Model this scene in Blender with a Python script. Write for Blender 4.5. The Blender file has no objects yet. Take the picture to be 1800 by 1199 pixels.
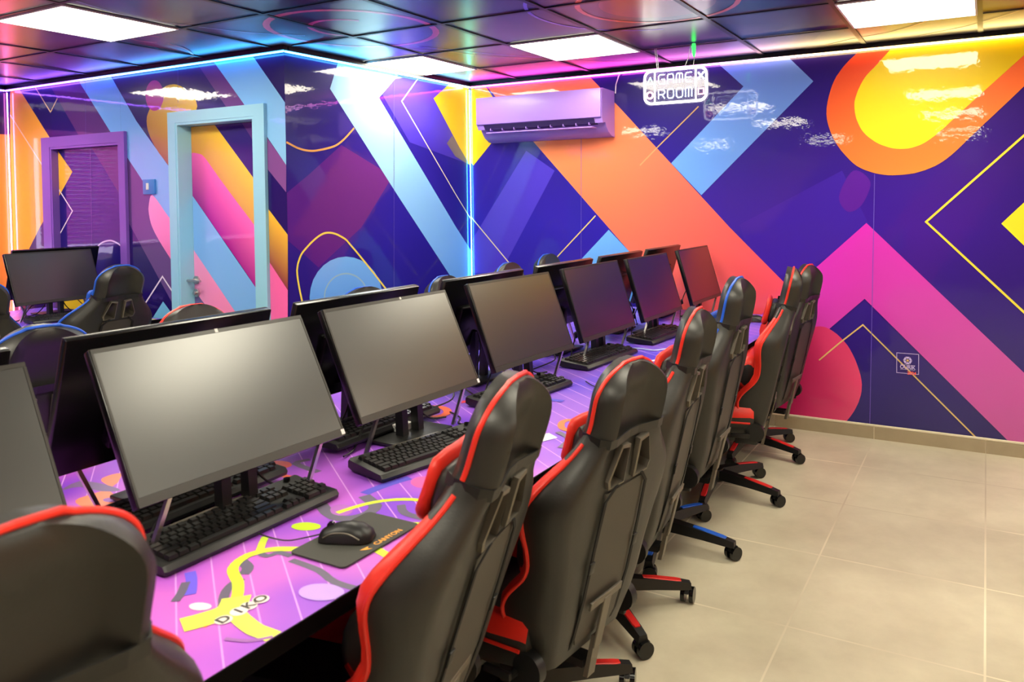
import bpy, bmesh, math, random
from mathutils import Vector, Matrix
random.seed(7)
PI = math.pi
scene = bpy.context.scene
COL = scene.collection

# ------------------------------------------------------------ camera, world, exposure
cam_d = bpy.data.cameras.new('camera'); cam = bpy.data.objects.new('camera', cam_d); COL.objects.link(cam)
RIGHT = Vector((0.8769218, 0.4805385, -0.0095306)); DOWN = Vector((0.0065730, -0.0318175, -0.9994721)); FWD = Vector((-0.4805881, 0.8763962, -0.0310600))
UP = -DOWN; BACK = -FWD
cam.matrix_world = Matrix(((RIGHT.x, UP.x, BACK.x, 3.03504), (RIGHT.y, UP.y, BACK.y, -4.40643), (RIGHT.z, UP.z, BACK.z, 1.43296), (0, 0, 0, 1)))
cam_d.sensor_width = 36.0; cam_d.lens = 1367.971 / 1800 * 36.0
cam_d.shift_x = (900 - 984.166) / 1800; cam_d.shift_y = (396.504 - 599.5) / 1800
cam_d.clip_start = 0.02; cam_d.clip_end = 60
cam_d.dof.use_dof = True; cam_d.dof.focus_distance = 3.6; cam_d.dof.aperture_fstop = 5.6
scene.camera = cam
world = bpy.data.worlds.new('world'); scene.world = world; world.use_nodes = True
world.node_tree.nodes['Background'].inputs[0].default_value = (0.5, 0.55, 0.65, 1)
world.node_tree.nodes['Background'].inputs[1].default_value = 0.2
vs = scene.view_settings; vs.view_transform = 'Standard'; vs.look = 'None'; vs.gamma = 1.0; vs.use_curve_mapping = False
vs.exposure = 0.65
scene.cycles.max_bounces = 8; scene.cycles.diffuse_bounces = 4; scene.cycles.glossy_bounces = 4
scene.cycles.sample_clamp_indirect = 6.0
PANEL_POWER = 15.0

H = 2.343            # ceiling height
DZ = 0.72            # desk top
AC_Y = 0.532         # wall with the air conditioner
DOOR_Y = -1.2        # wall with the doors
LEFT_X = -3.5; RIGHT_X = 5.4; BACK_Y = -8.6
S0 = Vector((-0.53, DOOR_Y)); S1 = Vector((-0.46, AC_Y))   # short wall between the two

# ------------------------------------------------------------ helpers
def lin(c, a=1.0):
    o = []
    for v in c[:3]:
        v = v / 255.0
        o.append(v / 12.92 if v <= 0.04045 else ((v + 0.055) / 1.055) ** 2.4)
    return (*o, a)

def mat(name, rgb=(128, 128, 128), rough=0.5, metal=0.0, spec=0.5, emit=None, strength=0.0, coat=0.0, coat_rough=0.05, bump=None, noise=None, trans=0.0, alpha=1.0):
    m = bpy.data.materials.new(name); m.use_nodes = True
    nt = m.node_tree; b = nt.nodes['Principled BSDF']
    b.inputs['Base Color'].default_value = lin(rgb); b.inputs['Roughness'].default_value = rough
    b.inputs['Metallic'].default_value = metal; b.inputs['Specular IOR Level'].default_value = spec
    b.inputs['Coat Weight'].default_value = coat; b.inputs['Coat Roughness'].default_value = coat_rough
    b.inputs['Transmission Weight'].default_value = trans; b.inputs['Alpha'].default_value = alpha
    if emit: b.inputs['Emission Color'].default_value = lin(emit); b.inputs['Emission Strength'].default_value = strength
    if bump or noise:
        tc = nt.nodes.new('ShaderNodeTexCoord')
    if bump:
        n = nt.nodes.new('ShaderNodeTexNoise'); n.inputs['Scale'].default_value = bump[0]; n.inputs['Detail'].default_value = 4
        bp = nt.nodes.new('ShaderNodeBump'); bp.inputs['Strength'].default_value = bump[1]; bp.inputs['Distance'].default_value = bump[2]
        nt.links.new(tc.outputs['Object'], n.inputs['Vector']); nt.links.new(n.outputs['Fac'], bp.inputs['Height']); nt.links.new(bp.outputs['Normal'], b.inputs['Normal'])
    if noise:
        n = nt.nodes.new('ShaderNodeTexNoise'); n.inputs['Scale'].default_value = noise[0]; n.inputs['Detail'].default_value = 5
        mx = nt.nodes.new('ShaderNodeMix'); mx.data_type = 'RGBA'
        mx.inputs[6].default_value = lin(rgb); mx.inputs[7].default_value = lin(noise[1])
        nt.links.new(tc.outputs['Object'], n.inputs['Vector']); nt.links.new(n.outputs['Fac'], mx.inputs[0]); nt.links.new(mx.outputs[2], b.inputs['Base Color'])
    return m

def attr_mat(name, rough, spec, coat=0.0, coat_rough=0.03, bump=None, emit=0.0, stripes=None, nebula=False):
    """surface whose printed colours come from the mesh's colour attribute"""
    m = bpy.data.materials.new(name); m.use_nodes = True
    nt = m.node_tree; b = nt.nodes['Principled BSDF']; L = nt.links
    at = nt.nodes.new('ShaderNodeAttribute'); at.attribute_name = 'Col'
    src = at.outputs['Color']
    tc = nt.nodes.new('ShaderNodeTexCoord')
    b.inputs['Roughness'].default_value = rough; b.inputs['Specular IOR Level'].default_value = spec
    b.inputs['Coat Weight'].default_value = coat; b.inputs['Coat Roughness'].default_value = coat_rough
    if stripes:                                       # fine printed pin stripes across the desk
        sp = nt.nodes.new('ShaderNodeSeparateXYZ'); L.new(tc.outputs['Object'], sp.inputs[0])
        dg = nt.nodes.new('ShaderNodeMath'); dg.operation = 'MULTIPLY_ADD'; dg.inputs[1].default_value = 0.69; L.new(sp.outputs['X'], dg.inputs[0]); L.new(sp.outputs['Y'], dg.inputs[2])
        d = nt.nodes.new('ShaderNodeMath'); d.operation = 'DIVIDE'; d.inputs[1].default_value = stripes[0]; L.new(dg.outputs[0], d.inputs[0])
        fr = nt.nodes.new('ShaderNodeMath'); fr.operation = 'FRACT'; L.new(d.outputs[0], fr.inputs[0])
        lt = nt.nodes.new('ShaderNodeMath'); lt.operation = 'LESS_THAN'; lt.inputs[1].default_value = stripes[1]; L.new(fr.outputs[0], lt.inputs[0])
        n = nt.nodes.new('ShaderNodeTexNoise'); n.inputs['Scale'].default_value = 3.2; n.inputs['Detail'].default_value = 1; L.new(tc.outputs['Object'], n.inputs['Vector'])
        cr = nt.nodes.new('ShaderNodeValToRGB'); cr.color_ramp.elements[0].position = 0.42; cr.color_ramp.elements[1].position = 0.66
        cr.color_ramp.elements[0].color = (1, 1, 1, 1); cr.color_ramp.elements[1].color = lin((150, 165, 255)); L.new(n.outputs['Fac'], cr.inputs[0])
        mu = nt.nodes.new('ShaderNodeMix'); mu.data_type = 'RGBA'; mu.blend_type = 'MULTIPLY'; mu.inputs[0].default_value = 0.8
        L.new(src, mu.inputs[6]); L.new(cr.outputs[0], mu.inputs[7])
        mx = nt.nodes.new('ShaderNodeMix'); mx.data_type = 'RGBA'; L.new(lt.outputs[0], mx.inputs[0]); L.new(mu.outputs[2], mx.inputs[6]); mx.inputs[7].default_value = lin((225, 165, 245))
        src = mx.outputs[2]
    if nebula:                                        # dark printed galaxy on the ceiling tiles
        n = nt.nodes.new('ShaderNodeTexNoise'); n.inputs['Scale'].default_value = 0.9; n.inputs['Detail'].default_value = 2; n.inputs['Distortion'].default_value = 0.4
        L.new(tc.outputs['Object'], n.inputs['Vector'])
        cr = nt.nodes.new('ShaderNodeValToRGB'); e = cr.color_ramp.elements
        e[0].position = 0.30; e[0].color = lin((18, 30, 62)); e[1].position = 0.70; e[1].color = lin((92, 58, 34))
        k = e.new(0.42); k.color = lin((30, 44, 96)); k = e.new(0.5); k.color = lin((24, 16, 44)); k = e.new(0.6); k.color = lin((66, 28, 60))
        L.new(n.outputs['Fac'], cr.inputs[0])
        ad = nt.nodes.new('ShaderNodeMix'); ad.data_type = 'RGBA'; ad.blend_type = 'ADD'; ad.inputs[0].default_value = 1.0
        L.new(src, ad.inputs[6]); L.new(cr.outputs[0], ad.inputs[7]); src = ad.outputs[2]
    L.new(src, b.inputs['Base Color'])
    if emit:
        L.new(src, b.inputs['Emission Color']); b.inputs['Emission Strength'].default_value = emit
    if bump:
        n = nt.nodes.new('ShaderNodeTexNoise'); n.inputs['Scale'].default_value = bump[0]; n.inputs['Detail'].default_value = 3
        bp = nt.nodes.new('ShaderNodeBump'); bp.inputs['Strength'].default_value = bump[1]; bp.inputs['Distance'].default_value = bump[2]
        L.new(tc.outputs['Object'], n.inputs['Vector']); L.new(n.outputs['Fac'], bp.inputs['Height']); L.new(bp.outputs['Normal'], b.inputs['Normal'])
        if coat: L.new(bp.outputs['Normal'], b.inputs['Coat Normal'])
    return m

class MB:
    """collects faces and builds ONE mesh object"""
    def __init__(s): s.v = []; s.f = []; s.m = []; s.c = []
    def add(s, verts, faces, mi=0, T=None, col=None):
        o = len(s.v)
        for p in verts:
            p = Vector(p); s.v.append(T @ p if T else p)
        if col is None: s.c += [None] * len(verts)
        elif isinstance(col, list): s.c += col
        else: s.c += [col] * len(verts)
        for i, f in enumerate(faces):
            s.f.append([o + k for k in f]); s.m.append(mi[i] if isinstance(mi, list) else mi)
        return s
    def box(s, c, d, mi=0, T=None, bev=0.0, seg=2, taper=1.0, col=None):
        x, y, z = d[0] / 2, d[1] / 2, d[2] / 2
        vs_ = [(-x, -y, -z), (x, -y, -z), (x, y, -z), (-x, y, -z), (-x * taper, -y * taper, z), (x * taper, -y * taper, z), (x * taper, y * taper, z), (-x * taper, y * taper, z)]
        fs = [(3, 2, 1, 0), (4, 5, 6, 7), (0, 1, 5, 4), (1, 2, 6, 5), (2, 3, 7, 6), (3, 0, 4, 7)]
        M = Matrix.Translation(c); M = T @ M if T else M
        if bev > 0:
            bm = bmesh.new(); bv = [bm.verts.new(p) for p in vs_]
            for f in fs: bm.faces.new([bv[i] for i in f])
            bmesh.ops.bevel(bm, geom=list(bm.edges), offset=bev, segments=seg, profile=0.5, affect='EDGES')
            bm.verts.index_update()
            vv = [v.co.copy() for v in bm.verts]; ff = [[v.index for v in f.verts] for f in bm.faces]; bm.free()
            return s.add(vv, ff, mi, M, col)
        return s.add(vs_, fs, mi, M, col)
    def loft(s, rings, mi=0, closed=True, caps=True, T=None, col=None, mfun=None):
        n = len(rings[0]); vv = [p for r in rings for p in r]; ff = []; mm = []
        for i in range(len(rings) - 1):
            for j in range(n if closed else n - 1):
                k = (j + 1) % n
                ff.append((i * n + j, i * n + k, (i + 1) * n + k, (i + 1) * n + j)); mm.append(mfun(i, j) if mfun else mi)
        if caps:
            ff.append(tuple(reversed(range(n)))); mm.append(mi)
            ff.append(tuple(range((len(rings) - 1) * n, len(rings) * n))); mm.append(mi)
        return s.add(vv, ff, mm, T, col)
    def cyl(s, p0, p1, r0, r1=None, n=16, mi=0, T=None, caps=True, col=None):
        r1 = r0 if r1 is None else r1
        p0 = Vector(p0); p1 = Vector(p1); d = (p1 - p0).normalized()
        a = d.orthogonal().normalized(); b = d.cross(a)
        R = [[p + (a * math.cos(2 * PI * k / n) + b * math.sin(2 * PI * k / n)) * r for k in range(n)] for p, r in ((p0, r0), (p1, r1))]
        return s.loft(R, mi, T=T, caps=caps, col=col)
    def tube(s, pts, r, n=8, mi=0, T=None, closed=False, col=None):
        pts = [Vector(p) for p in pts]; N = len(pts); rings = []; up = None
        for i, p in enumerate(pts):
            if closed: d = pts[(i + 1) % N] - pts[i - 1]
            else: d = pts[min(i + 1, N - 1)] - pts[max(i - 1, 0)]
            d = d.normalized() if d.length > 1e-9 else Vector((0, 0, 1))
            up = d.orthogonal().normalized() if up is None else (up - d * up.dot(d)).normalized()
            b = d.cross(up); rr = r[i] if isinstance(r, (list, tuple)) else r
            rings.append([p + (up * math.cos(2 * PI * k / n) + b * math.sin(2 * PI * k / n)) * rr for k in range(n)])
        if closed: rings.append(rings[0])
        return s.loft(rings, mi, caps=not closed, T=T, col=col)
    def prism(s, pts, axis, a, b, mi=0, T=None):
        """2-D outline extruded along axis ('x','y','z') from a to b"""
        def p3(q, h): return {'x': (h, q[0], q[1]), 'y': (q[0], h, q[1]), 'z': (q[0], q[1], h)}[axis]
        return s.loft([[p3(q, a) for q in pts], [p3(q, b) for q in pts]], mi, T=T)
    def build(s, name, mats, parent=None, smooth=35, attr=False):
        me = bpy.data.meshes.new(name)
        me.from_pydata([tuple(p) for p in s.v], [], s.f)
        for m_ in (mats if isinstance(mats, (list, tuple)) else [mats]): me.materials.append(m_)
        me.polygons.foreach_set('material_index', s.m)
        if attr:
            ca = me.color_attributes.new('Col', 'FLOAT_COLOR', 'POINT')
            for i, c in enumerate(s.c): ca.data[i].color = c if c else (0, 0, 0, 1)
        bm = bmesh.new(); bm.from_mesh(me)
        if not attr: bmesh.ops.recalc_face_normals(bm, faces=bm.faces)
        bm.to_mesh(me); bm.free()
        if smooth:
            me.polygons.foreach_set('use_smooth', [True] * len(me.polygons)); me.set_sharp_from_angle(angle=math.radians(smooth))
        me.update()
        o = bpy.data.objects.new(name, me); COL.objects.link(o)
        if parent is not None: o.parent = parent; KIDS.setdefault(parent.name, []).append(o)
        return o

KIDS = {}
def thing(name, label, cat, loc=(0, 0, 0), rz=0.0, group=None):
    o = bpy.data.objects.new(name, None); COL.objects.link(o); o.empty_display_size = 0.1
    o.location = loc; o.rotation_euler = (0, 0, rz); o['label'] = label; o['category'] = cat
    if group: o['group'] = group
    return o
def tag(o, label, cat, group=None, kind=None):
    o['label'] = label; o['category'] = cat
    if group: o['group'] = group
    if kind: o['kind'] = kind
    return o
def structure(o, label=None):
    o['kind'] = 'structure'
    if label: o['label'] = label
    return o
def copy_tree(src, parent=None):
    c = src.copy(); COL.objects.link(c)
    if parent is not None: c.parent = parent; KIDS.setdefault(parent.name, []).append(c)
    for k in KIDS.get(src.name, []): copy_tree(k, c)
    return c
def place(src, first, loc, rz, label, group=None):
    o = src if first else copy_tree(src)
    o.location = loc; o.rotation_euler = (0, 0, rz); o['label'] = label
    if group: o['group'] = group
    return o
def shade_t(v0, v1, t): return tuple(v0[i] + (v1[i] - v0[i]) * t for i in range(4))

def decals(mb, entries, frame, start=0, step=0.00025, mi=0, thick=1.0):
    """printed shapes of a mural: thin coats of colour laid one over the other on the surface"""
    O, U, V, N = frame
    for k, e in enumerate(entries):
        off = N * (start + step * (k + 1))
        if e[0] == 'p':
            pts = e[1]
            if len(e) > 3:
                c0, c1 = lin(e[2]), lin(e[3]); a = Vector(e[4]); d = Vector(e[5]) - a; L2 = d.length_squared
                cols = [shade_t(c0, c1, min(1.25, max(-0.25, (Vector(p) - a).dot(d) / L2))) for p in pts]
                cols = [tuple(max(0.0, x) for x in c) for c in cols]
            else: cols = lin(e[2])
            area = sum(pts[i - 1][0] * pts[i][1] - pts[i][0] * pts[i - 1][1] for i in range(len(pts)))
            idx = list(range(len(pts)))
            if area * (U.cross(V)).dot(N) < 0: idx.reverse()
            mb.add([O + U * p[0] + V * p[1] + off for p in pts], [idx], mi, col=cols)
        else:
            pts = [Vector(p) for p in e[1]]; w = e[2] / 2; c = lin(e[3]); Ls = []; Rs = []
            closed = (pts[0] - pts[-1]).length < 1e-6
            for i, p in enumerate(pts):
                d0 = (p - pts[i - 1]).normalized() if i else ((pts[0] - pts[-2]).normalized() if closed else None)
                d1 = (pts[i + 1] - p).normalized() if i < len(pts) - 1 else ((pts[1] - pts[0]).normalized() if closed else None)
                d0 = d0 if d0 is not None else d1; d1 = d1 if d1 is not None else d0
                t = (d0 + d1); t = t.normalized() if t.length > 1e-6 else d0
                n = Vector((-t.y, t.x)); n0 = Vector((-d0.y, d0.x)); q = w / max(0.35, n.dot(n0))
                Ls.append(p + n * q); Rs.append(p - n * q)
            m_ = len(pts); vv = [O + U * p.x + V * p.y + off for p in Ls + Rs]
            ff = [(i, m_ + i, m_ + i + 1, i + 1) for i in range(m_ - 1)]
            if (U.cross(V)).dot(N) < 0: ff = [tuple(reversed(f)) for f in ff]
            mb.add(vv, ff, mi, col=c)

def grid_base(mb, us, vs_, cols, frame, mi=0):
    """printed background: a sheet whose colour changes smoothly, given at a few stations"""
    O, U, V, N = frame; n = len(us)
    vv = [O + U * u + V * v for v in vs_ for u in us]
    cc = [lin(c) for row in cols for c in row]
    ff = [(j * n + i, j * n + i + 1, (j + 1) * n + i + 1, (j + 1) * n + i) for j in range(len(vs_) - 1) for i in range(n - 1)]
    if (U.cross(V)).dot(N) < 0: ff = [tuple(reversed(f)) for f in ff]
    mb.add(vv, ff, mi, col=cc)

def text_mesh(name, body, size, mats, M, parent, extrude=0.0004, bold=0.0, squash=1.0):
    cu = bpy.data.curves.new(name, 'FONT'); cu.body = body; cu.size = size; cu.extrude = extrude; cu.offset = bold
    cu.align_x = 'CENTER'; cu.align_y = 'CENTER'
    t = bpy.data.objects.new(name + '_tmp', cu); COL.objects.link(t)
    dg = bpy.context.evaluated_depsgraph_get(); me = bpy.data.meshes.new_from_object(t.evaluated_get(dg))
    bpy.data.objects.remove(t); bpy.data.curves.remove(cu)
    me.transform(M @ Matrix.Diagonal((squash, 1, 1, 1))); me.name = name
    me.materials.clear(); me.materials.append(mats)
    o = bpy.data.objects.new(name, me); COL.objects.link(o); o.parent = parent; KIDS.setdefault(parent.name, []).append(o)
    return o

def catmull(pts, n=5, closed=False):
    pts = [Vector(p) for p in pts]; N = len(pts); o = []
    for i in (range(N) if closed else range(N - 1)):
        if closed: a, b, c, d = pts[i - 1], pts[i], pts[(i + 1) % N], pts[(i + 2) % N]
        else: a, b, c, d = pts[max(i - 1, 0)], pts[i], pts[i + 1], pts[min(i + 2, N - 1)]
        for k in range(n):
            t = k / n
            o.append(0.5 * ((2 * b) + (c - a) * t + (2 * a - 5 * b + 4 * c - d) * t * t + (3 * b - a - 3 * c + d) * t ** 3))
    if not closed: o.append(pts[-1])
    return o
def ring2(cx, cy, rx, ry, n=36, a0=0, a1=360):
    return [(cx + rx * math.cos(math.radians(a0 + (a1 - a0) * i / n)), cy + ry * math.sin(math.radians(a0 + (a1 - a0) * i / n))) for i in range(n + 1)]

# ------------------------------------------------------------ materials
M_MURAL = attr_mat('glossy_mural_print', 0.35, 0.15, coat=0.9, coat_rough=0.03, bump=(22, 0.10, 0.004))
M_CEIL = attr_mat('ceiling_tile_print', 0.30, 0.9, coat=0.35, coat_rough=0.22, nebula=True)
M_DESK = attr_mat('desk_film_print', 0.32, 0.5, stripes=(0.078, 0.045))
M_DECAL = attr_mat('desk_graphic_print', 0.32, 0.5)
M_LED = attr_mat('led_strip_glow', 0.5, 0.0, emit=11.0)
M_BLACK = mat('black_plastic', (20, 20, 21), 0.42)
M_BLACK_GLOSS = mat('black_gloss_plastic', (12, 12, 13), 0.18)
M_DARK = mat('dark_void', (8, 8, 9), 0.8)
M_GRID = mat('ceiling_grid_black', (22, 19, 20), 0.35)
M_TRIM = mat('black_ceiling_trim', (8, 7, 10), 0.3)
M_LEATHER = mat('black_faux_leather', (38, 37, 35), 0.42, bump=(180, 0.12, 0.002))
M_LEATHER_DULL = mat('charcoal_back_cover', (62, 58, 52), 0.5, bump=(220, 0.12, 0.002))
M_RED = mat('red_faux_leather', (232, 44, 30), 0.42, bump=(180, 0.1, 0.002))
M_BLUE = mat('blue_faux_leather', (28, 92, 214), 0.42, bump=(180, 0.1, 0.002))
M_REDP = mat('red_plastic', (214, 40, 38), 0.35)
M_BLUEP = mat('blue_plastic', (32, 92, 205), 0.35)
M_SCREEN = mat('matt_screen_glass', (15, 15, 15), 0.30, spec=1.0, coat=0.6, coat_rough=0.30)
M_BEZEL = mat('monitor_bezel', (50, 48, 44), 0.36)
M_HOUSE = mat('monitor_housing', (13, 13, 14), 0.26)
M_CHROME = mat('brushed_steel', (190, 186, 186), 0.28, metal=1.0)
M_GREYM = mat('grey_metal', (112, 106, 96), 0.42, metal=0.5)
M_KEY = mat('keycap_black', (24, 24, 24), 0.34)
M_WHITE = mat('white_plastic', (235, 235, 232), 0.4)
M_PAD = mat('mouse_pad_cloth', (70, 70, 66), 0.8)
M_ORANGE = mat('orange_print', (240, 165, 60), 0.6)
M_SKIRT = mat('desk_edge_black', (5, 4, 5), 0.6, spec=0.05)
M_PANEL_LIT = mat('light_diffuser', (250, 250, 250), 0.6, emit=(255, 247, 222), strength=PANEL_POWER)
M_LFRAME = mat('light_frame_white', (235, 235, 235), 0.4)
M_ACP = mat('lilac_appliance_plastic', (172, 132, 224), 0.4, coat=0.1)
M_ACD = mat('dark_purple_vent', (52, 34, 88), 0.5)
M_BLUEF = mat('pale_blue_door_paint', (150, 208, 236), 0.35)
M_PURF = mat('purple_door_paint', (128, 84, 186), 0.35)
M_SWITCH = mat('blue_switch_plate', (58, 128, 208), 0.35)

# ------------------------------------------------------------ printed shapes of the mural, in metres on each wall
MURAL_AC=[
('p',[(0.049,1.809),(0.288,1.656),(-0.189,0.895),(-0.461,0.885),(-0.458,1.127)],(78,60,200)),
('p',[(1.644,1.272),(2.27,1.602),(2.463,1.193),(1.753,0.892)],(64,32,168)),
('p',[(2.334,1.6),(2.318,1.587),(2.301,1.564),(2.285,1.534),(2.27,1.503),(2.259,1.472),(2.253,1.448),(2.254,1.427),(2.259,1.407),(2.268,1.389),(2.279,1.374),(2.291,1.362),(2.302,1.355),(2.314,1.353),(2.328,1.355),(2.343,1.361),(2.357,1.37),(2.371,1.382),(2.383,1.395),(2.394,1.413),(2.406,1.436),(2.417,1.461),(2.426,1.487),(2.431,1.51),(2.43,1.53),(2.422,1.548),(2.408,1.566),(2.39,1.583),(2.371,1.595),(2.351,1.602)],(92,30,160)),
('p',[(-0.439,2.329),(-0.313,2.323),(-0.097,2.036),(-0.424,1.715),(-0.448,1.737)],(250,228,30),(250,205,40),(-0.377,2.238),(-0.384,1.739)),
('p',[(-0.318,2.337),(0.562,2.325),(0.802,2.082),(1.581,1.253),(1.921,0.917),(2.148,0.688),(1.641,0.185),(0.876,1.079),(0.099,1.887)],(255,150,84),(255,92,104),(0.171,1.817),(1.606,0.812)),
('p',[(0.717,1.231),(0.876,1.079),(1.177,0.752),(0.206,0.7),(0.49,1.009)],(120,190,255),(90,160,245),(0.672,1.206),(0.844,0.853)),
('l',[(-0.455,1.321),(-0.091,0.954),(0.11,0.758)],0.008,(235,215,170)),
('l',[(0.616,1.33),(0.314,1.041),(0.111,0.842)],0.008,(235,205,130)),
('l',[(1.374,2.047),(1.081,1.788),(0.956,1.673)],0.008,(205,165,110)),
('p',[(1.478,2.342),(1.672,2.154),(1.182,1.681),(1.391,1.465),(2.103,2.151),(1.922,2.345)],(112,170,250),(104,140,225),(1.379,1.551),(2.001,2.24)),
('p',[(2.437,2.387),(2.429,2.377),(2.417,2.364),(2.403,2.348),(2.387,2.331),(2.371,2.314),(2.354,2.297),(2.335,2.28),(2.315,2.263),(2.296,2.244),(2.278,2.225),(2.263,2.206),(2.249,2.186),(2.235,2.166),(2.224,2.144),(2.213,2.118),(2.203,2.088),(2.194,2.055),(2.186,2.019),(2.181,1.983),(2.18,1.949),(2.183,1.915),(2.19,1.882),(2.2,1.849),(2.212,1.816),(2.227,1.785),(2.244,1.754),(2.265,1.723),(2.289,1.693),(2.312,1.667),(2.334,1.644),(2.355,1.627),(2.376,1.614),(2.397,1.603),(2.418,1.595),(2.439,1.587),(2.461,1.58),(2.483,1.575),(2.506,1.571),(2.53,1.568),(2.555,1.567),(2.582,1.568),(2.61,1.569),(2.639,1.572),(2.669,1.576),(2.697,1.584),(2.724,1.592),(2.75,1.603),(2.777,1.615),(2.804,1.631),(2.832,1.651),(2.86,1.675),(2.888,1.702),(2.917,1.733),(2.949,1.767),(2.985,1.804),(3.025,1.845),(3.068,1.888),(3.114,1.935),(3.161,1.983),(3.209,2.033),(3.263,2.088),(3.322,2.15),(3.38,2.211),(3.43,2.262),(3.464,2.298),(3.476,2.344),(2.459,2.398)],(255,138,60),(235,80,45),(2.646,1.592),(2.522,2.226)),
('p',[(2.613,2.374),(2.605,2.367),(2.594,2.357),(2.581,2.344),(2.567,2.33),(2.552,2.315),(2.536,2.298),(2.519,2.279),(2.5,2.259),(2.482,2.239),(2.466,2.221),(2.451,2.205),(2.436,2.191),(2.422,2.177),(2.409,2.163),(2.397,2.147),(2.386,2.13),(2.376,2.111),(2.367,2.092),(2.359,2.074),(2.353,2.056),(2.348,2.041),(2.344,2.026),(2.341,2.013),(2.34,1.998),(2.34,1.983),(2.341,1.966),(2.343,1.948),(2.346,1.93),(2.35,1.912),(2.356,1.894),(2.363,1.877),(2.371,1.859),(2.38,1.842),(2.391,1.826),(2.404,1.811),(2.419,1.796),(2.436,1.782),(2.454,1.768),(2.473,1.756),(2.492,1.746),(2.512,1.738),(2.532,1.73),(2.553,1.724),(2.573,1.721),(2.594,1.719),(2.614,1.719),(2.635,1.72),(2.656,1.724),(2.676,1.73),(2.696,1.737),(2.715,1.746),(2.733,1.757),(2.751,1.77),(2.771,1.785),(2.793,1.804),(2.817,1.825),(2.841,1.849),(2.867,1.875),(2.898,1.906),(2.936,1.943),(2.985,1.99),(3.044,2.046),(3.104,2.103),(3.161,2.157),(3.208,2.202),(3.245,2.236),(3.276,2.266),(3.302,2.291),(3.322,2.31),(3.337,2.325),(3.35,2.359),(2.628,2.396)],(255,228,40),(225,190,10),(2.585,1.759),(2.762,2.268)),
('l',[(3.467,2.018),(2.731,1.295),(3.219,0.802),(3.481,0.538)],0.012,(250,222,70)),
('p',[(3.37,1.572),(3.107,1.287),(3.375,0.992)],(252,228,50)),
('p',[(2.409,1.287),(3.221,0.47),(3.733,-0.044),(3.738,-0.508),(3.135,0.096),(2.4,0.834),(2.198,0.639),(1.931,0.38),(1.753,0.673),(2.148,1.038)],(220,50,195),(196,84,165),(2.335,1.191),(3.115,0.189)),
('p',[(2.198,0.639),(2.219,0.627),(2.242,0.611),(2.264,0.591),(2.285,0.569),(2.304,0.546),(2.32,0.52),(2.335,0.491),(2.349,0.461),(2.36,0.431),(2.369,0.404),(2.376,0.38),(2.381,0.358),(2.384,0.337),(2.386,0.316),(2.385,0.295),(2.384,0.274),(2.38,0.252),(2.374,0.231),(2.368,0.209),(2.36,0.189),(2.351,0.169),(2.342,0.15),(2.331,0.131),(2.319,0.112),(2.305,0.092),(2.289,0.071),(2.273,0.05),(2.255,0.028),(2.233,0.007),(2.206,-0.016),(2.172,-0.043),(2.132,-0.075),(2.088,-0.105),(2.043,-0.127),(2.001,-0.134),(1.959,-0.123),(1.914,-0.1),(1.871,-0.067),(1.834,-0.026),(1.806,0.021),(1.788,0.077),(1.777,0.144),(1.773,0.215),(1.776,0.286),(1.789,0.348),(1.813,0.403),(1.848,0.456),(1.889,0.504),(1.931,0.546),(1.966,0.58),(1.997,0.604),(2.026,0.62),(2.054,0.63),(2.08,0.637),(2.104,0.643),(2.126,0.648),(2.144,0.651),(2.162,0.65),(2.179,0.647)],(238,72,125),(190,25,100),(2.369,0.266),(2.001,0.225)),
('l',[(2.138,0.441),(2.265,0.564),(2.391,0.677),(2.975,0.096),(3.088,-0.016)],0.008,(222,190,120)),
('l',[(0.511,2.133),(0.49,0.017)],0.003,(110,95,190)),
('l',[(2.454,1.577),(2.431,0.074)],0.0035,(112,88,200))]
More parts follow.
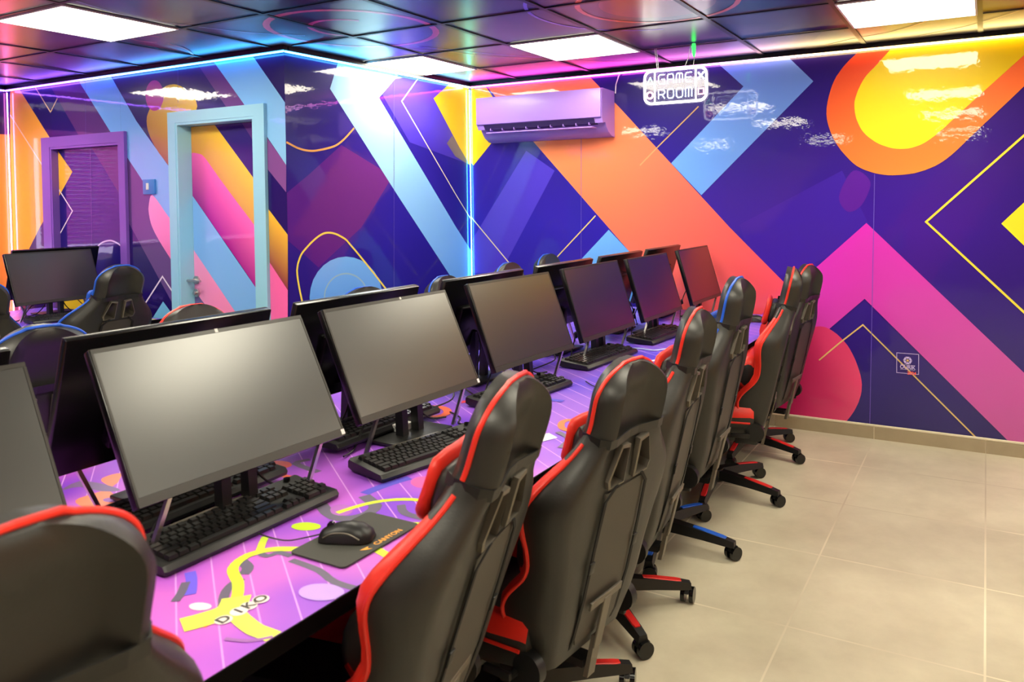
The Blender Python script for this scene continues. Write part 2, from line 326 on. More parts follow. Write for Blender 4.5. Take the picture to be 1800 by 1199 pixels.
MURAL_SIDE=[
('p',[(-0.005,1.494),(0.173,1.614),(0.426,1.799),(0.88,1.613),(0.583,1.276),(0.225,1.046),(-0.012,1.23)],(98,32,136),(84,28,136),(0.424,1.745),(0.141,1.189)),
('p',[(0.634,2.343),(1.762,2.334),(1.749,1.721),(1.055,1.854)],(86,66,215),(70,50,185),(1.306,2.279),(1.294,1.746)),
('p',[(0.41,2.31),(0.341,2.14),(0.949,1.459),(1.469,0.894),(1.884,0.443),(2.364,0.374),(1.7,1.094),(1.557,1.243),(0.763,2.13),(1.021,2.369),(0.635,2.38)],(170,225,255),(112,178,255),(0.577,2.081),(1.536,0.901)),
('l',[(1.234,2.399),(1.142,2.298),(0.981,2.13),(1.549,1.5),(1.74,1.299)],0.008,(240,225,190)),
('p',[(1.568,2.374),(1.48,2.3),(1.316,2.186),(1.707,1.732),(1.763,1.699),(1.778,2.38)],(250,215,30),(245,200,60),(1.367,2.162),(1.733,1.982)),
('p',[(1.457,1.87),(1.555,1.778),(1.714,1.724),(1.707,1.745),(1.525,1.933)],(120,105,120)),
('p',[(0.763,0.803),(0.753,0.743),(0.727,0.688),(0.686,0.642),(0.633,0.607),(0.571,0.584),(0.503,0.575),(0.434,0.579),(0.367,0.596),(0.305,0.625),(0.251,0.663),(0.207,0.709),(0.175,0.76),(0.156,0.815),(0.15,0.871),(0.159,0.925),(0.18,0.975),(0.215,1.019),(0.261,1.055),(0.316,1.081),(0.379,1.095),(0.447,1.097),(0.515,1.086),(0.582,1.062),(0.643,1.026),(0.694,0.979),(0.733,0.924),(0.756,0.864)],(118,180,255),(95,155,250),(0.446,1.065),(0.437,0.705)),
('l',[(0.265,0.858),(0.266,0.875),(0.27,0.893),(0.277,0.909),(0.286,0.924),(0.297,0.938),(0.31,0.951),(0.325,0.962),(0.342,0.972),(0.361,0.98),(0.38,0.985),(0.401,0.989),(0.422,0.99),(0.444,0.99),(0.466,0.987),(0.488,0.981),(0.509,0.974),(0.529,0.965),(0.549,0.953),(0.566,0.94),(0.582,0.926),(0.596,0.91),(0.608,0.892),(0.617,0.874),(0.623,0.856),(0.627,0.837),(0.628,0.818)],0.01,(150,185,225)),
('l',[(0.13,0.747),(0.126,0.757),(0.12,0.771),(0.113,0.789),(0.106,0.811),(0.098,0.836),(0.09,0.867),(0.081,0.905),(0.072,0.946),(0.065,0.984),(0.061,1.015),(0.06,1.04),(0.063,1.06),(0.067,1.078),(0.073,1.093),(0.08,1.108),(0.087,1.122),(0.094,1.133),(0.103,1.144),(0.114,1.154),(0.128,1.166),(0.145,1.18),(0.165,1.196),(0.187,1.211),(0.209,1.225),(0.229,1.236),(0.248,1.244),(0.266,1.25),(0.283,1.253),(0.301,1.254),(0.32,1.253),(0.34,1.25),(0.363,1.244),(0.385,1.236),(0.407,1.226),(0.426,1.217),(0.44,1.209),(0.451,1.202),(0.461,1.193),(0.473,1.181),(0.492,1.163),(0.518,1.139),(0.549,1.109),(0.583,1.075),(0.619,1.04),(0.653,1.005),(0.685,0.973),(0.717,0.94),(0.749,0.906),(0.782,0.872),(0.818,0.835),(0.86,0.793),(0.908,0.745),(0.955,0.697),(0.997,0.656),(1.027,0.626)],0.012,(245,215,90)),
('l',[(0.002,1.791),(0.016,1.786),(0.035,1.779),(0.058,1.77),(0.082,1.762),(0.104,1.757),(0.125,1.753),(0.145,1.751),(0.165,1.75),(0.187,1.75),(0.211,1.752),(0.24,1.757),(0.272,1.763),(0.306,1.771),(0.337,1.779),(0.365,1.788),(0.386,1.797),(0.404,1.807),(0.42,1.817),(0.434,1.827),(0.45,1.839),(0.468,1.854),(0.488,1.871),(0.507,1.888),(0.523,1.903),(0.534,1.913)],0.012,(245,175,90)),
('l',[(0.909,2.384),(0.869,0.647)],0.003,(110,95,190))]
MURAL_DOOR=[
('p',[(-3.47,2.353),(-3.353,2.323),(-2.701,1.677),(-3.125,1.276),(-3.457,0.925),(-3.554,0.922)],(250,178,60),(250,190,45),(-3.467,2.138),(-2.807,1.688)),
('l',[(-3.483,2.13),(-3.43,2.08),(-2.715,1.401),(-2.913,1.194),(-3.223,0.891)],0.011,(250,225,190)),
('l',[(-3.143,2.327),(-2.938,2.117),(-2.724,2.334)],0.01,(225,205,150)),
('p',[(-2.956,2.333),(-2.55,2.328),(-1.872,1.588),(-1.756,1.473),(-1.581,1.313),(-1.531,1.251),(-1.551,0.735),(-2.038,1.311)],(82,38,112),(104,74,140),(-2.705,2.292),(-1.614,0.917)),
('p',[(-2.604,2.344),(-2.216,2.338),(-1.928,1.993),(-1.584,1.666),(-1.474,1.55),(-1.487,1.215),(-1.581,1.313),(-1.756,1.473),(-2.215,1.932)],(112,180,250),(128,185,255),(-2.43,2.27),(-1.592,1.472)),
('p',[(-1.322,2.342),(-1.145,2.332),(-0.66,1.797),(-0.531,1.659),(-0.536,1.501),(-0.688,1.641)],(88,44,124),(134,80,152),(-1.226,2.315),(-0.594,1.595)),
('p',[(-1.161,2.333),(-0.804,2.326),(-0.521,2.01),(-0.531,1.659),(-0.692,1.838)],(118,185,250),(140,200,250),(-1.016,2.295),(-0.588,1.794)),
('p',[(-1.792,2.052),(-1.806,2.032),(-1.814,2.017),(-1.817,2.003),(-1.819,1.987),(-1.818,1.968),(-1.815,1.948),(-1.808,1.926),(-1.798,1.904),(-1.785,1.879),(-1.768,1.854),(-1.748,1.827),(-1.725,1.8),(-1.699,1.773),(-1.67,1.747),(-1.637,1.719),(-1.601,1.685),(-1.555,1.631),(-1.503,1.563),(-1.454,1.511),(-1.42,1.506),(-1.407,1.571),(-1.408,1.684),(-1.411,1.807),(-1.405,1.902),(-1.382,1.957),(-1.349,1.994),(-1.319,2.022),(-1.306,2.05),(-1.314,2.079),(-1.336,2.107),(-1.365,2.131),(-1.396,2.152),(-1.427,2.171),(-1.461,2.188),(-1.498,2.2),(-1.534,2.206),(-1.571,2.206),(-1.609,2.201),(-1.646,2.19),(-1.68,2.174),(-1.713,2.149),(-1.743,2.115),(-1.771,2.081)],(252,205,60),(150,90,60),(-1.452,2.139),(-1.669,1.713)),
('p',[(-1.635,2.141),(-1.638,2.119),(-1.646,2.099),(-1.658,2.081),(-1.673,2.066),(-1.691,2.056),(-1.711,2.05),(-1.732,2.049),(-1.753,2.052),(-1.773,2.061),(-1.791,2.074),(-1.805,2.091),(-1.816,2.111),(-1.822,2.133),(-1.824,2.155),(-1.82,2.177),(-1.812,2.198),(-1.8,2.216),(-1.784,2.231),(-1.766,2.241),(-1.745,2.247),(-1.724,2.247),(-1.703,2.243),(-1.684,2.234),(-1.667,2.221),(-1.653,2.204),(-1.642,2.185),(-1.636,2.163)],(188,40,150)),
('p',[(-0.833,1.703),(-0.695,1.412),(-0.529,1.253),(-0.538,0.93),(-0.695,1.099),(-0.848,1.259)],(255,195,60),(175,105,70),(-0.556,1.296),(-0.68,1.126)),
('p',[(-0.848,1.259),(-0.695,1.099),(-0.538,0.93),(-0.547,0.629),(-0.868,0.604)],(255,108,185)),
('p',[(-1.818,1.436),(-1.821,1.422),(-1.823,1.409),(-1.822,1.396),(-1.82,1.38),(-1.816,1.361),(-1.811,1.341),(-1.804,1.32),(-1.793,1.297),(-1.779,1.275),(-1.763,1.252),(-1.743,1.228),(-1.72,1.201),(-1.69,1.169),(-1.656,1.134),(-1.621,1.099),(-1.59,1.066),(-1.563,1.029),(-1.536,0.988),(-1.514,0.959),(-1.497,0.959),(-1.485,1.0),(-1.476,1.07),(-1.476,1.149),(-1.487,1.215),(-1.517,1.266),(-1.561,1.312),(-1.61,1.353),(-1.653,1.391),(-1.689,1.427),(-1.724,1.46),(-1.754,1.486),(-1.779,1.5),(-1.796,1.496),(-1.806,1.478),(-1.813,1.456)],(255,155,215),(250,120,190),(-1.768,1.473),(-1.549,1.104)),
('l',[(-2.083,0.586),(-1.952,0.711),(-1.694,0.966),(-1.587,0.863),(-1.449,0.723)],0.011,(240,228,250)),
('p',[(-1.928,0.559),(-1.8,0.694),(-1.694,0.802),(-1.598,0.721),(-1.454,0.595)],(125,205,255)),
('l',[(-2.494,2.355),(-2.508,1.919)],0.003,(100,85,160)),
('l',[(-1.485,2.303),(-1.493,2.087)],0.003,(90,75,160))]
MURAL_LEAF=[
('p',[(-1.54,2.026),(-1.253,1.94),(-0.898,1.587),(-0.787,1.47),(-0.796,1.153),(-1.077,1.466),(-1.493,1.773),(-1.549,1.805)],(255,215,50),(225,160,60),(-1.03,1.783),(-1.221,1.612)),
('p',[(-1.253,1.94),(-1.279,1.991),(-0.82,2.015),(-0.835,1.516),(-0.898,1.587)],(38,20,116)),
('p',[(-1.034,1.977),(-0.877,1.794),(-0.78,1.704),(-0.775,1.858),(-0.895,2.003)],(90,48,128)),
('p',[(-1.552,1.712),(-1.543,1.735),(-1.528,1.75),(-1.511,1.759),(-1.493,1.765),(-1.475,1.769),(-1.457,1.769),(-1.438,1.766),(-1.42,1.763),(-1.404,1.76),(-1.39,1.757),(-1.375,1.75),(-1.354,1.735),(-1.326,1.709),(-1.293,1.676),(-1.257,1.64),(-1.222,1.604),(-1.187,1.571),(-1.152,1.538),(-1.116,1.503),(-1.077,1.466),(-1.035,1.426),(-0.989,1.384),(-0.943,1.341),(-0.902,1.301),(-0.864,1.269),(-0.827,1.242),(-0.795,1.208),(-0.772,1.153),(-0.756,1.054),(-0.748,0.925),(-0.748,0.806),(-0.759,0.738),(-0.784,0.742),(-0.821,0.792),(-0.865,0.863),(-0.914,0.929),(-0.967,0.985),(-1.026,1.045),(-1.089,1.108),(-1.156,1.173),(-1.232,1.249),(-1.317,1.332),(-1.397,1.41),(-1.459,1.47),(-1.494,1.501),(-1.512,1.512),(-1.521,1.519),(-1.53,1.538),(-1.541,1.576),(-1.549,1.626),(-1.553,1.674)],(255,100,190),(170,30,150),(-1.145,1.485),(-1.302,1.342)),
('p',[(-1.558,1.564),(-1.459,1.47),(-0.914,0.929),(-0.758,0.773),(-0.766,0.529),(-0.891,0.519),(-1.08,0.743),(-1.499,1.156),(-1.57,1.229)],(128,186,255)),
('p',[(-1.57,1.229),(-1.499,1.156),(-1.08,0.743),(-0.891,0.519),(-1.288,0.485),(-1.582,0.911)],(255,155,215),(250,140,200),(-1.435,1.028),(-1.172,0.712)),
('p',[(-1.581,0.96),(-1.377,0.783),(-1.1,0.483),(-1.6,0.439)],(105,85,150))]
MURAL_PLEAF=[
('p',[(-2.997,0.717),(-2.501,0.804),(-2.51,0.614),(-3.125,0.573)],(250,222,40)),
('p',[(-2.995,1.882),(-2.93,1.85),(-2.737,1.679),(-2.966,1.456),(-3.021,1.402)],(250,190,45)),
('p',[(-2.551,1.903),(-2.498,1.848),(-2.152,1.477),(-2.134,1.457),(-2.115,1.863)],(78,36,108)),
('l',[(-3.008,1.644),(-2.751,1.397),(-2.965,1.184),(-3.099,1.063)],0.01,(240,225,235)),
('l',[(-2.536,1.07),(-2.531,1.077),(-2.523,1.087),(-2.513,1.098),(-2.5,1.111),(-2.482,1.125),(-2.462,1.141),(-2.439,1.156),(-2.416,1.169),(-2.391,1.178),(-2.365,1.184),(-2.339,1.188),(-2.315,1.19),(-2.292,1.19),(-2.271,1.187),(-2.25,1.182),(-2.23,1.176),(-2.21,1.169),(-2.191,1.16),(-2.172,1.15),(-2.154,1.138),(-2.136,1.122),(-2.119,1.102),(-2.104,1.083),(-2.093,1.07)],0.011,(225,205,250)),
('l',[(-2.506,1.833),(-2.526,0.997)],0.003,(110,85,170))]
PRINT_DESK=[
('p',[(1.006,-3.207),(1.005,-3.193),(1.009,-3.178),(1.018,-3.172),(1.035,-3.181),(1.057,-3.2),(1.077,-3.217),(1.088,-3.233),(1.098,-3.249),(1.112,-3.261),(1.137,-3.269),(1.166,-3.274),(1.192,-3.279),(1.213,-3.282),(1.232,-3.285),(1.244,-3.292),(1.252,-3.308),(1.253,-3.329),(1.246,-3.345),(1.225,-3.352),(1.196,-3.355),(1.168,-3.355),(1.144,-3.353),(1.121,-3.348),(1.105,-3.34),(1.098,-3.327),(1.098,-3.311),(1.098,-3.294),(1.1,-3.278),(1.104,-3.263),(1.099,-3.251),(1.08,-3.243),(1.053,-3.238),(1.03,-3.232),(1.017,-3.225),(1.009,-3.217)],(255,140,100)),
('p',[(1.197,-3.289),(1.199,-3.291),(1.201,-3.293),(1.202,-3.296),(1.201,-3.299),(1.2,-3.302),(1.197,-3.304),(1.193,-3.306),(1.189,-3.308),(1.185,-3.309),(1.18,-3.31),(1.175,-3.31),(1.17,-3.31),(1.165,-3.308),(1.162,-3.307),(1.159,-3.305),(1.157,-3.302),(1.157,-3.299),(1.157,-3.296),(1.159,-3.294),(1.161,-3.291),(1.165,-3.289),(1.169,-3.287),(1.174,-3.286),(1.179,-3.285),(1.184,-3.285),(1.189,-3.286),(1.193,-3.287)],(150,90,180)),
('p',[(1.004,-3.317),(0.992,-3.303),(0.98,-3.279),(0.979,-3.258),(1.0,-3.249),(1.032,-3.244),(1.064,-3.242),(1.093,-3.242),(1.122,-3.244),(1.138,-3.248),(1.136,-3.256),(1.123,-3.266),(1.104,-3.274),(1.078,-3.277),(1.046,-3.278),(1.021,-3.282),(1.01,-3.295),(1.008,-3.311)],(128,104,150)),
('p',[(1.374,-2.914),(1.379,-2.92),(1.382,-2.926),(1.382,-2.932),(1.381,-2.938),(1.378,-2.944),(1.374,-2.949),(1.367,-2.953),(1.359,-2.956),(1.351,-2.958),(1.342,-2.959),(1.333,-2.958),(1.324,-2.955),(1.316,-2.952),(1.309,-2.947),(1.304,-2.942),(1.301,-2.936),(1.3,-2.929),(1.301,-2.923),(1.304,-2.917),(1.309,-2.912),(1.315,-2.908),(1.323,-2.904),(1.332,-2.903),(1.341,-2.902),(1.351,-2.903),(1.359,-2.906),(1.367,-2.91)],(255,112,90)),
('l',[(1.317,-3.004),(1.333,-3.0),(1.357,-2.993),(1.385,-2.988),(1.423,-2.986),(1.466,-2.984),(1.495,-2.984)],0.018,(255,118,84)),
('l',[(1.484,-2.923),(1.452,-2.919),(1.408,-2.912),(1.376,-2.903),(1.371,-2.889),(1.379,-2.872),(1.386,-2.861)],0.02,(112,104,128)),
('l',[(1.7,-2.984),(1.701,-2.965),(1.704,-2.937),(1.708,-2.911),(1.714,-2.886),(1.722,-2.862),(1.728,-2.846)],0.03,(98,88,215)),
('p',[(1.811,-2.839),(1.816,-2.847),(1.819,-2.855),(1.82,-2.863),(1.819,-2.87),(1.817,-2.877),(1.812,-2.882),(1.806,-2.886),(1.799,-2.889),(1.791,-2.89),(1.783,-2.889),(1.774,-2.886),(1.766,-2.882),(1.758,-2.877),(1.752,-2.87),(1.746,-2.863),(1.743,-2.855),(1.742,-2.847),(1.742,-2.839),(1.745,-2.832),(1.749,-2.826),(1.755,-2.822),(1.763,-2.819),(1.771,-2.819),(1.78,-2.82),(1.789,-2.822),(1.797,-2.827),(1.805,-2.833)],(248,104,182)),
('l',[(1.819,-3.321),(1.842,-3.322),(1.872,-3.324),(1.901,-3.327),(1.924,-3.334),(1.944,-3.342),(1.965,-3.347),(1.988,-3.348),(2.011,-3.347),(2.033,-3.343),(2.056,-3.337),(2.08,-3.328),(2.096,-3.322)],0.016,(112,104,128)),
('l',[(1.633,-3.068),(1.651,-3.08),(1.678,-3.096),(1.702,-3.109),(1.723,-3.117),(1.743,-3.123),(1.76,-3.122),(1.774,-3.114),(1.786,-3.1),(1.792,-3.084),(1.793,-3.067),(1.789,-3.048),(1.779,-3.031),(1.758,-3.017),(1.73,-3.004),(1.71,-2.995)],0.03,(112,104,128)),
('p',[(1.748,-3.074),(1.753,-3.08),(1.756,-3.086),(1.758,-3.092),(1.758,-3.098),(1.756,-3.103),(1.753,-3.107),(1.748,-3.11),(1.742,-3.113),(1.736,-3.113),(1.729,-3.113),(1.721,-3.111),(1.714,-3.108),(1.707,-3.103),(1.701,-3.098),(1.696,-3.092),(1.692,-3.086),(1.69,-3.08),(1.69,-3.074),(1.692,-3.069),(1.695,-3.064),(1.699,-3.061),(1.705,-3.059),(1.712,-3.058),(1.72,-3.059),(1.728,-3.061),(1.735,-3.064),(1.742,-3.068)],(185,110,205)),
('l',[(1.828,-2.998),(1.838,-3.008),(1.851,-3.021),(1.867,-3.031),(1.884,-3.035),(1.904,-3.036),(1.926,-3.036),(1.957,-3.037),(1.99,-3.036),(2.013,-3.036)],0.02,(112,104,128)),
('l',[(1.852,-2.954),(1.861,-2.939),(1.875,-2.916),(1.891,-2.893),(1.911,-2.87),(1.933,-2.847),(1.948,-2.83)],0.016,(112,104,128)),
('l',[(1.728,-3.103),(1.732,-3.085),(1.739,-3.06),(1.748,-3.036),(1.759,-3.016),(1.773,-2.998),(1.789,-2.983),(1.808,-2.97),(1.828,-2.96),(1.852,-2.954),(1.88,-2.952),(1.91,-2.954),(1.938,-2.956),(1.966,-2.96),(1.992,-2.964),(2.011,-2.967)],0.016,(222,250,72)),
('l',[(1.907,-3.078),(1.922,-3.071),(1.943,-3.061),(1.963,-3.052),(1.982,-3.045),(2.0,-3.04),(2.013,-3.036)],0.018,(222,250,72)),
('l',[(1.924,-3.2),(1.937,-3.204),(1.955,-3.21),(1.975,-3.215),(1.995,-3.219),(2.016,-3.222),(2.03,-3.225)],0.02,(222,250,72)),
('p',[(1.751,-3.176),(1.754,-3.179),(1.755,-3.184),(1.755,-3.188),(1.752,-3.193),(1.749,-3.198),(1.744,-3.202),(1.738,-3.206),(1.731,-3.209),(1.724,-3.211),(1.716,-3.212),(1.709,-3.212),(1.703,-3.211),(1.697,-3.209),(1.693,-3.206),(1.69,-3.202),(1.688,-3.198),(1.689,-3.193),(1.691,-3.188),(1.694,-3.183),(1.699,-3.179),(1.705,-3.175),(1.712,-3.172),(1.72,-3.17),(1.727,-3.169),(1.735,-3.169),(1.741,-3.17),(1.747,-3.172)],(196,240,40)),
('l',[(1.734,-3.328),(1.742,-3.33),(1.754,-3.332),(1.762,-3.331),(1.766,-3.325),(1.767,-3.316),(1.771,-3.309),(1.782,-3.308),(1.796,-3.308),(1.806,-3.309)],0.014,(112,104,128)),
('l',[(1.728,-3.369),(1.739,-3.372),(1.755,-3.377),(1.768,-3.383),(1.776,-3.391),(1.781,-3.4),(1.784,-3.407)],0.022,(112,104,128)),
('l',[(1.796,-3.42),(1.797,-3.428),(1.797,-3.438),(1.8,-3.448),(1.805,-3.458),(1.811,-3.467),(1.819,-3.476),(1.83,-3.487),(1.843,-3.497),(1.851,-3.505)],0.018,(112,104,128)),
('l',[(1.684,-3.449),(1.694,-3.455),(1.709,-3.464),(1.723,-3.474),(1.738,-3.485),(1.753,-3.497),(1.763,-3.506)],0.02,(120,100,245)),
('l',[(1.714,-3.479),(1.722,-3.488),(1.734,-3.5),(1.744,-3.511),(1.751,-3.52),(1.757,-3.529),(1.761,-3.534)],0.016,(112,104,128)),
('p',[(1.835,-3.515),(1.837,-3.518),(1.838,-3.52),(1.838,-3.523),(1.837,-3.526),(1.835,-3.529),(1.832,-3.531),(1.829,-3.534),(1.825,-3.536),(1.82,-3.537),(1.815,-3.538),(1.81,-3.538),(1.806,-3.537),(1.802,-3.536),(1.799,-3.534),(1.796,-3.532),(1.795,-3.529),(1.795,-3.527),(1.796,-3.524),(1.798,-3.521),(1.801,-3.518),(1.805,-3.516),(1.809,-3.514),(1.814,-3.513),(1.819,-3.512),(1.823,-3.512),(1.828,-3.512),(1.832,-3.514)],(250,235,245)),
('l',[(1.87,-3.566),(1.87,-3.56),(1.871,-3.552),(1.873,-3.544),(1.876,-3.536),(1.881,-3.527),(1.885,-3.521)],0.03,(255,150,70)),
('l',[(1.794,-3.28),(1.783,-3.285),(1.767,-3.293),(1.753,-3.301),(1.744,-3.309),(1.737,-3.317),(1.732,-3.327),(1.728,-3.337),(1.725,-3.347),(1.726,-3.359),(1.729,-3.372),(1.735,-3.385),(1.743,-3.397),(1.75,-3.404),(1.758,-3.41),(1.767,-3.415),(1.778,-3.421),(1.79,-3.427),(1.801,-3.433),(1.812,-3.441),(1.823,-3.45),(1.834,-3.459),(1.846,-3.471),(1.858,-3.484),(1.866,-3.492)],0.021,(222,250,72)),
('l',[(1.734,-3.328),(1.727,-3.32),(1.716,-3.307),(1.706,-3.296),(1.697,-3.285),(1.69,-3.276),(1.685,-3.269)],0.016,(222,250,72)),
('l',[(1.846,-3.472),(1.853,-3.479),(1.862,-3.49),(1.869,-3.5),(1.872,-3.508),(1.872,-3.516),(1.871,-3.524),(1.867,-3.535),(1.862,-3.546),(1.857,-3.557),(1.852,-3.566),(1.847,-3.574),(1.844,-3.58)],0.05,(238,250,100)),
('l',[(1.875,-3.505),(1.887,-3.509),(1.903,-3.515),(1.919,-3.52),(1.934,-3.524),(1.95,-3.528),(1.967,-3.531),(1.988,-3.531),(2.009,-3.531),(2.024,-3.531)],0.032,(240,252,104)),
('p',[(2.008,-3.368),(2.012,-3.374),(2.014,-3.38),(2.014,-3.387),(2.011,-3.393),(2.007,-3.4),(2.001,-3.405),(1.993,-3.41),(1.985,-3.414),(1.975,-3.416),(1.966,-3.417),(1.956,-3.417),(1.947,-3.415),(1.94,-3.412),(1.933,-3.407),(1.929,-3.402),(1.926,-3.395),(1.926,-3.389),(1.928,-3.382),(1.932,-3.375),(1.939,-3.369),(1.947,-3.364),(1.956,-3.36),(1.965,-3.358),(1.975,-3.357),(1.985,-3.358),(1.994,-3.36),(2.002,-3.363)],(204,164,255)),
('l',[(1.944,-3.573),(1.956,-3.57),(1.972,-3.565),(1.987,-3.558),(1.996,-3.549),(2.004,-3.539),(2.009,-3.532)],0.008,(170,110,190)),
('l',[(1.43,-2.287),(1.437,-2.298),(1.442,-2.31),(1.444,-2.322),(1.444,-2.333),(1.441,-2.343),(1.435,-2.352),(1.427,-2.359),(1.418,-2.364),(1.407,-2.366),(1.395,-2.366),(1.382,-2.364),(1.369,-2.36),(1.357,-2.353),(1.346,-2.345),(1.336,-2.334),(1.328,-2.323),(1.323,-2.311),(1.32,-2.299),(1.32,-2.288),(1.323,-2.277),(1.329,-2.268),(1.337,-2.26),(1.347,-2.255),(1.359,-2.253),(1.371,-2.253),(1.385,-2.255),(1.398,-2.26),(1.41,-2.268),(1.421,-2.277),(1.43,-2.287)],0.028,(255,120,76)),
('l',[(1.392,-2.172),(1.402,-2.157),(1.417,-2.135),(1.428,-2.119)],0.03,(240,60,60)),
('l',[(1.897,-2.232),(1.903,-2.245),(1.907,-2.258),(1.909,-2.27),(1.908,-2.28),(1.905,-2.287),(1.901,-2.292),(1.894,-2.293),(1.886,-2.291),(1.877,-2.286),(1.868,-2.278),(1.86,-2.267),(1.852,-2.255),(1.846,-2.241),(1.841,-2.228),(1.839,-2.216),(1.84,-2.205),(1.842,-2.197),(1.847,-2.192),(1.854,-2.191),(1.863,-2.193),(1.872,-2.199),(1.881,-2.208),(1.89,-2.219),(1.897,-2.232)],0.022,(255,130,70)),
('p',[(1.835,-2.397),(1.86,-2.346),(1.906,-2.374),(1.882,-2.436)],(240,240,248)),
('l',[(1.483,-1.961),(1.518,-1.97),(1.566,-1.982),(1.611,-1.991),(1.652,-1.993),(1.691,-1.992),(1.717,-1.992)],0.03,(90,80,220)),
('l',[(1.878,-2.324),(1.896,-2.334),(1.921,-2.349),(1.941,-2.369),(1.952,-2.398),(1.957,-2.432),(1.96,-2.456)],0.02,(112,104,128)),
('l',[(1.653,-2.334),(1.677,-2.339),(1.709,-2.346),(1.734,-2.342),(1.745,-2.32),(1.748,-2.288),(1.75,-2.263)],0.02,(250,120,200)),
('l',[(1.749,-1.828),(1.761,-1.796),(1.779,-1.75),(1.798,-1.705),(1.819,-1.662),(1.841,-1.621),(1.856,-1.592)],0.03,(100,90,230)),
('l',[(1.516,-1.241),(1.563,-1.264),(1.627,-1.292),(1.68,-1.298),(1.714,-1.26),(1.739,-1.198),(1.755,-1.152)],0.02,(240,240,255)),
('l',[(1.888,-0.913),(1.913,-0.846),(1.948,-0.748),(1.975,-0.647),(1.984,-0.543),(1.984,-0.435),(1.983,-0.356)],0.03,(96,88,235)),
('l',[(1.688,-0.399),(1.727,-0.414),(1.78,-0.433),(1.823,-0.432),(1.848,-0.393),(1.864,-0.334),(1.874,-0.29)],0.02,(240,240,255))]
# ============================================================ THE ROOM
Z3 = Vector((0, 0, 1)); X3 = Vector((1, 0, 0)); Y3 = Vector((0, 1, 0))
F_AC = (Vector((0, AC_Y, 0)), X3, Z3, -Y3)
F_DOOR = (Vector((0, DOOR_Y, 0)), X3, Z3, -Y3)
sd = (S1 - S0).normalized(); SLEN = (S1 - S0).length
F_SIDE = (Vector((S0.x, S0.y, 0)), Vector((sd.x, sd.y, 0)), Z3, Vector((sd.y, -sd.x, 0)))
F_LEFT = (Vector((LEFT_X, 0, 0)), Y3, Z3, X3)

def slab_back(mb, us, z0, z1, frame, t=0.12):
    """body of the wall behind its printed face"""
    O, U, V, N = frame
    a, b = us[0], us[-1]
    pts = [O + U * a - N * 0.002, O + U * b - N * 0.002, O + U * b - N * t, O + U * a - N * t]
    mb.loft([[p + V * z0 for p in pts], [p + V * z1 for p in pts]], 0, col=lin((60, 45, 120)))

def clip_poly(pts, lo, hi, ax):
    """keep the printed shapes on their own wall"""
    def cut(P, f, inter):
        o = []
        for i in range(len(P)):
            a, b = P[i - 1], P[i]
            if f(a) != f(b): o.append(inter(a, b))
            if f(b): o.append(b)
        return o
    def mk(v): return lambda a, b: tuple(a[k] + (b[k] - a[k]) * (v - a[ax]) / (b[ax] - a[ax]) if k != ax else v for k in (0, 1))
    P = cut(list(pts), lambda p: p[ax] >= lo - 1e-9, mk(lo))
    return cut(P, lambda p: p[ax] <= hi + 1e-9, mk(hi)) if P else P
def clip_entries(E, u0, u1, v0, v1):
    out = []
    for e in E:
        if e[0] == 'p':
            P = clip_poly(e[1], u0, u1, 0)
            P = clip_poly(P, v0, v1, 1) if P else P
            if len(P) > 2: out.append((e[0], P) + tuple(e[2:]))
        else:
            cur = []
            P = [Vector(p) for p in e[1]]
            def inside(p): return u0 - 1e-6 <= p.x <= u1 + 1e-6 and v0 - 1e-6 <= p.y <= v1 + 1e-6
            for a, b in zip(P[:-1], P[1:]):
                t0, t1 = 0.0, 1.0; d = b - a; ok = True
                for p_, q_ in ((-d.x, a.x - u0), (d.x, u1 - a.x), (-d.y, a.y - v0), (d.y, v1 - a.y)):
                    if abs(p_) < 1e-12:
                        if q_ < 0: ok = False
                    else:
                        r_ = q_ / p_
                        if p_ < 0: t0 = max(t0, r_)
                        else: t1 = min(t1, r_)
                if ok and t0 < t1:
                    s_, f_ = a + d * t0, a + d * t1
                    if cur and (cur[-1] - s_).length < 1e-6: cur.append(f_)
                    else:
                        if len(cur) > 1: out.append((e[0], [tuple(p) for p in cur], e[2], e[3]))
                        cur = [s_, f_]
            if len(cur) > 1: out.append((e[0], [tuple(p) for p in cur], e[2], e[3]))
    return out

# --- wall with the air conditioner
mb = MB(); us = [-0.46, 0.9, 2.4, 3.3, RIGHT_X]
grid_base(mb, us, [0.0, 1.25, H], [
    [(46, 38, 160), (40, 32, 142), (36, 28, 106), (38, 32, 98), (60, 40, 110)],
    [(50, 38, 176), (50, 34, 170), (62, 26, 160), (56, 24, 136), (70, 40, 140)],
    [(58, 30, 138), (34, 16, 96), (38, 18, 106), (46, 16, 104), (60, 30, 120)]], F_AC)
slab_back(mb, us, 0, H, F_AC)
decals(mb, clip_entries(MURAL_AC + [('p', [(3.5, 2.35), (3.95, 1.75), (4.6, 1.25), (5.4, 0.9), (5.4, 2.35)], (236, 150, 40), (196, 92, 36), (3.6, 2.3), (5.2, 1.2)), ('p', [(3.7, 0.0), (4.5, 0.0), (5.4, 0.75), (5.4, 0.9), (4.9, 1.1)], (214, 60, 170))], -0.46, RIGHT_X, 0.0, H), F_AC)  # out-of-view orange shape added for its reflection in the screens
structure(mb.build('wall_back', M_MURAL, smooth=0, attr=True), 'glossy mural wall behind the air conditioner')
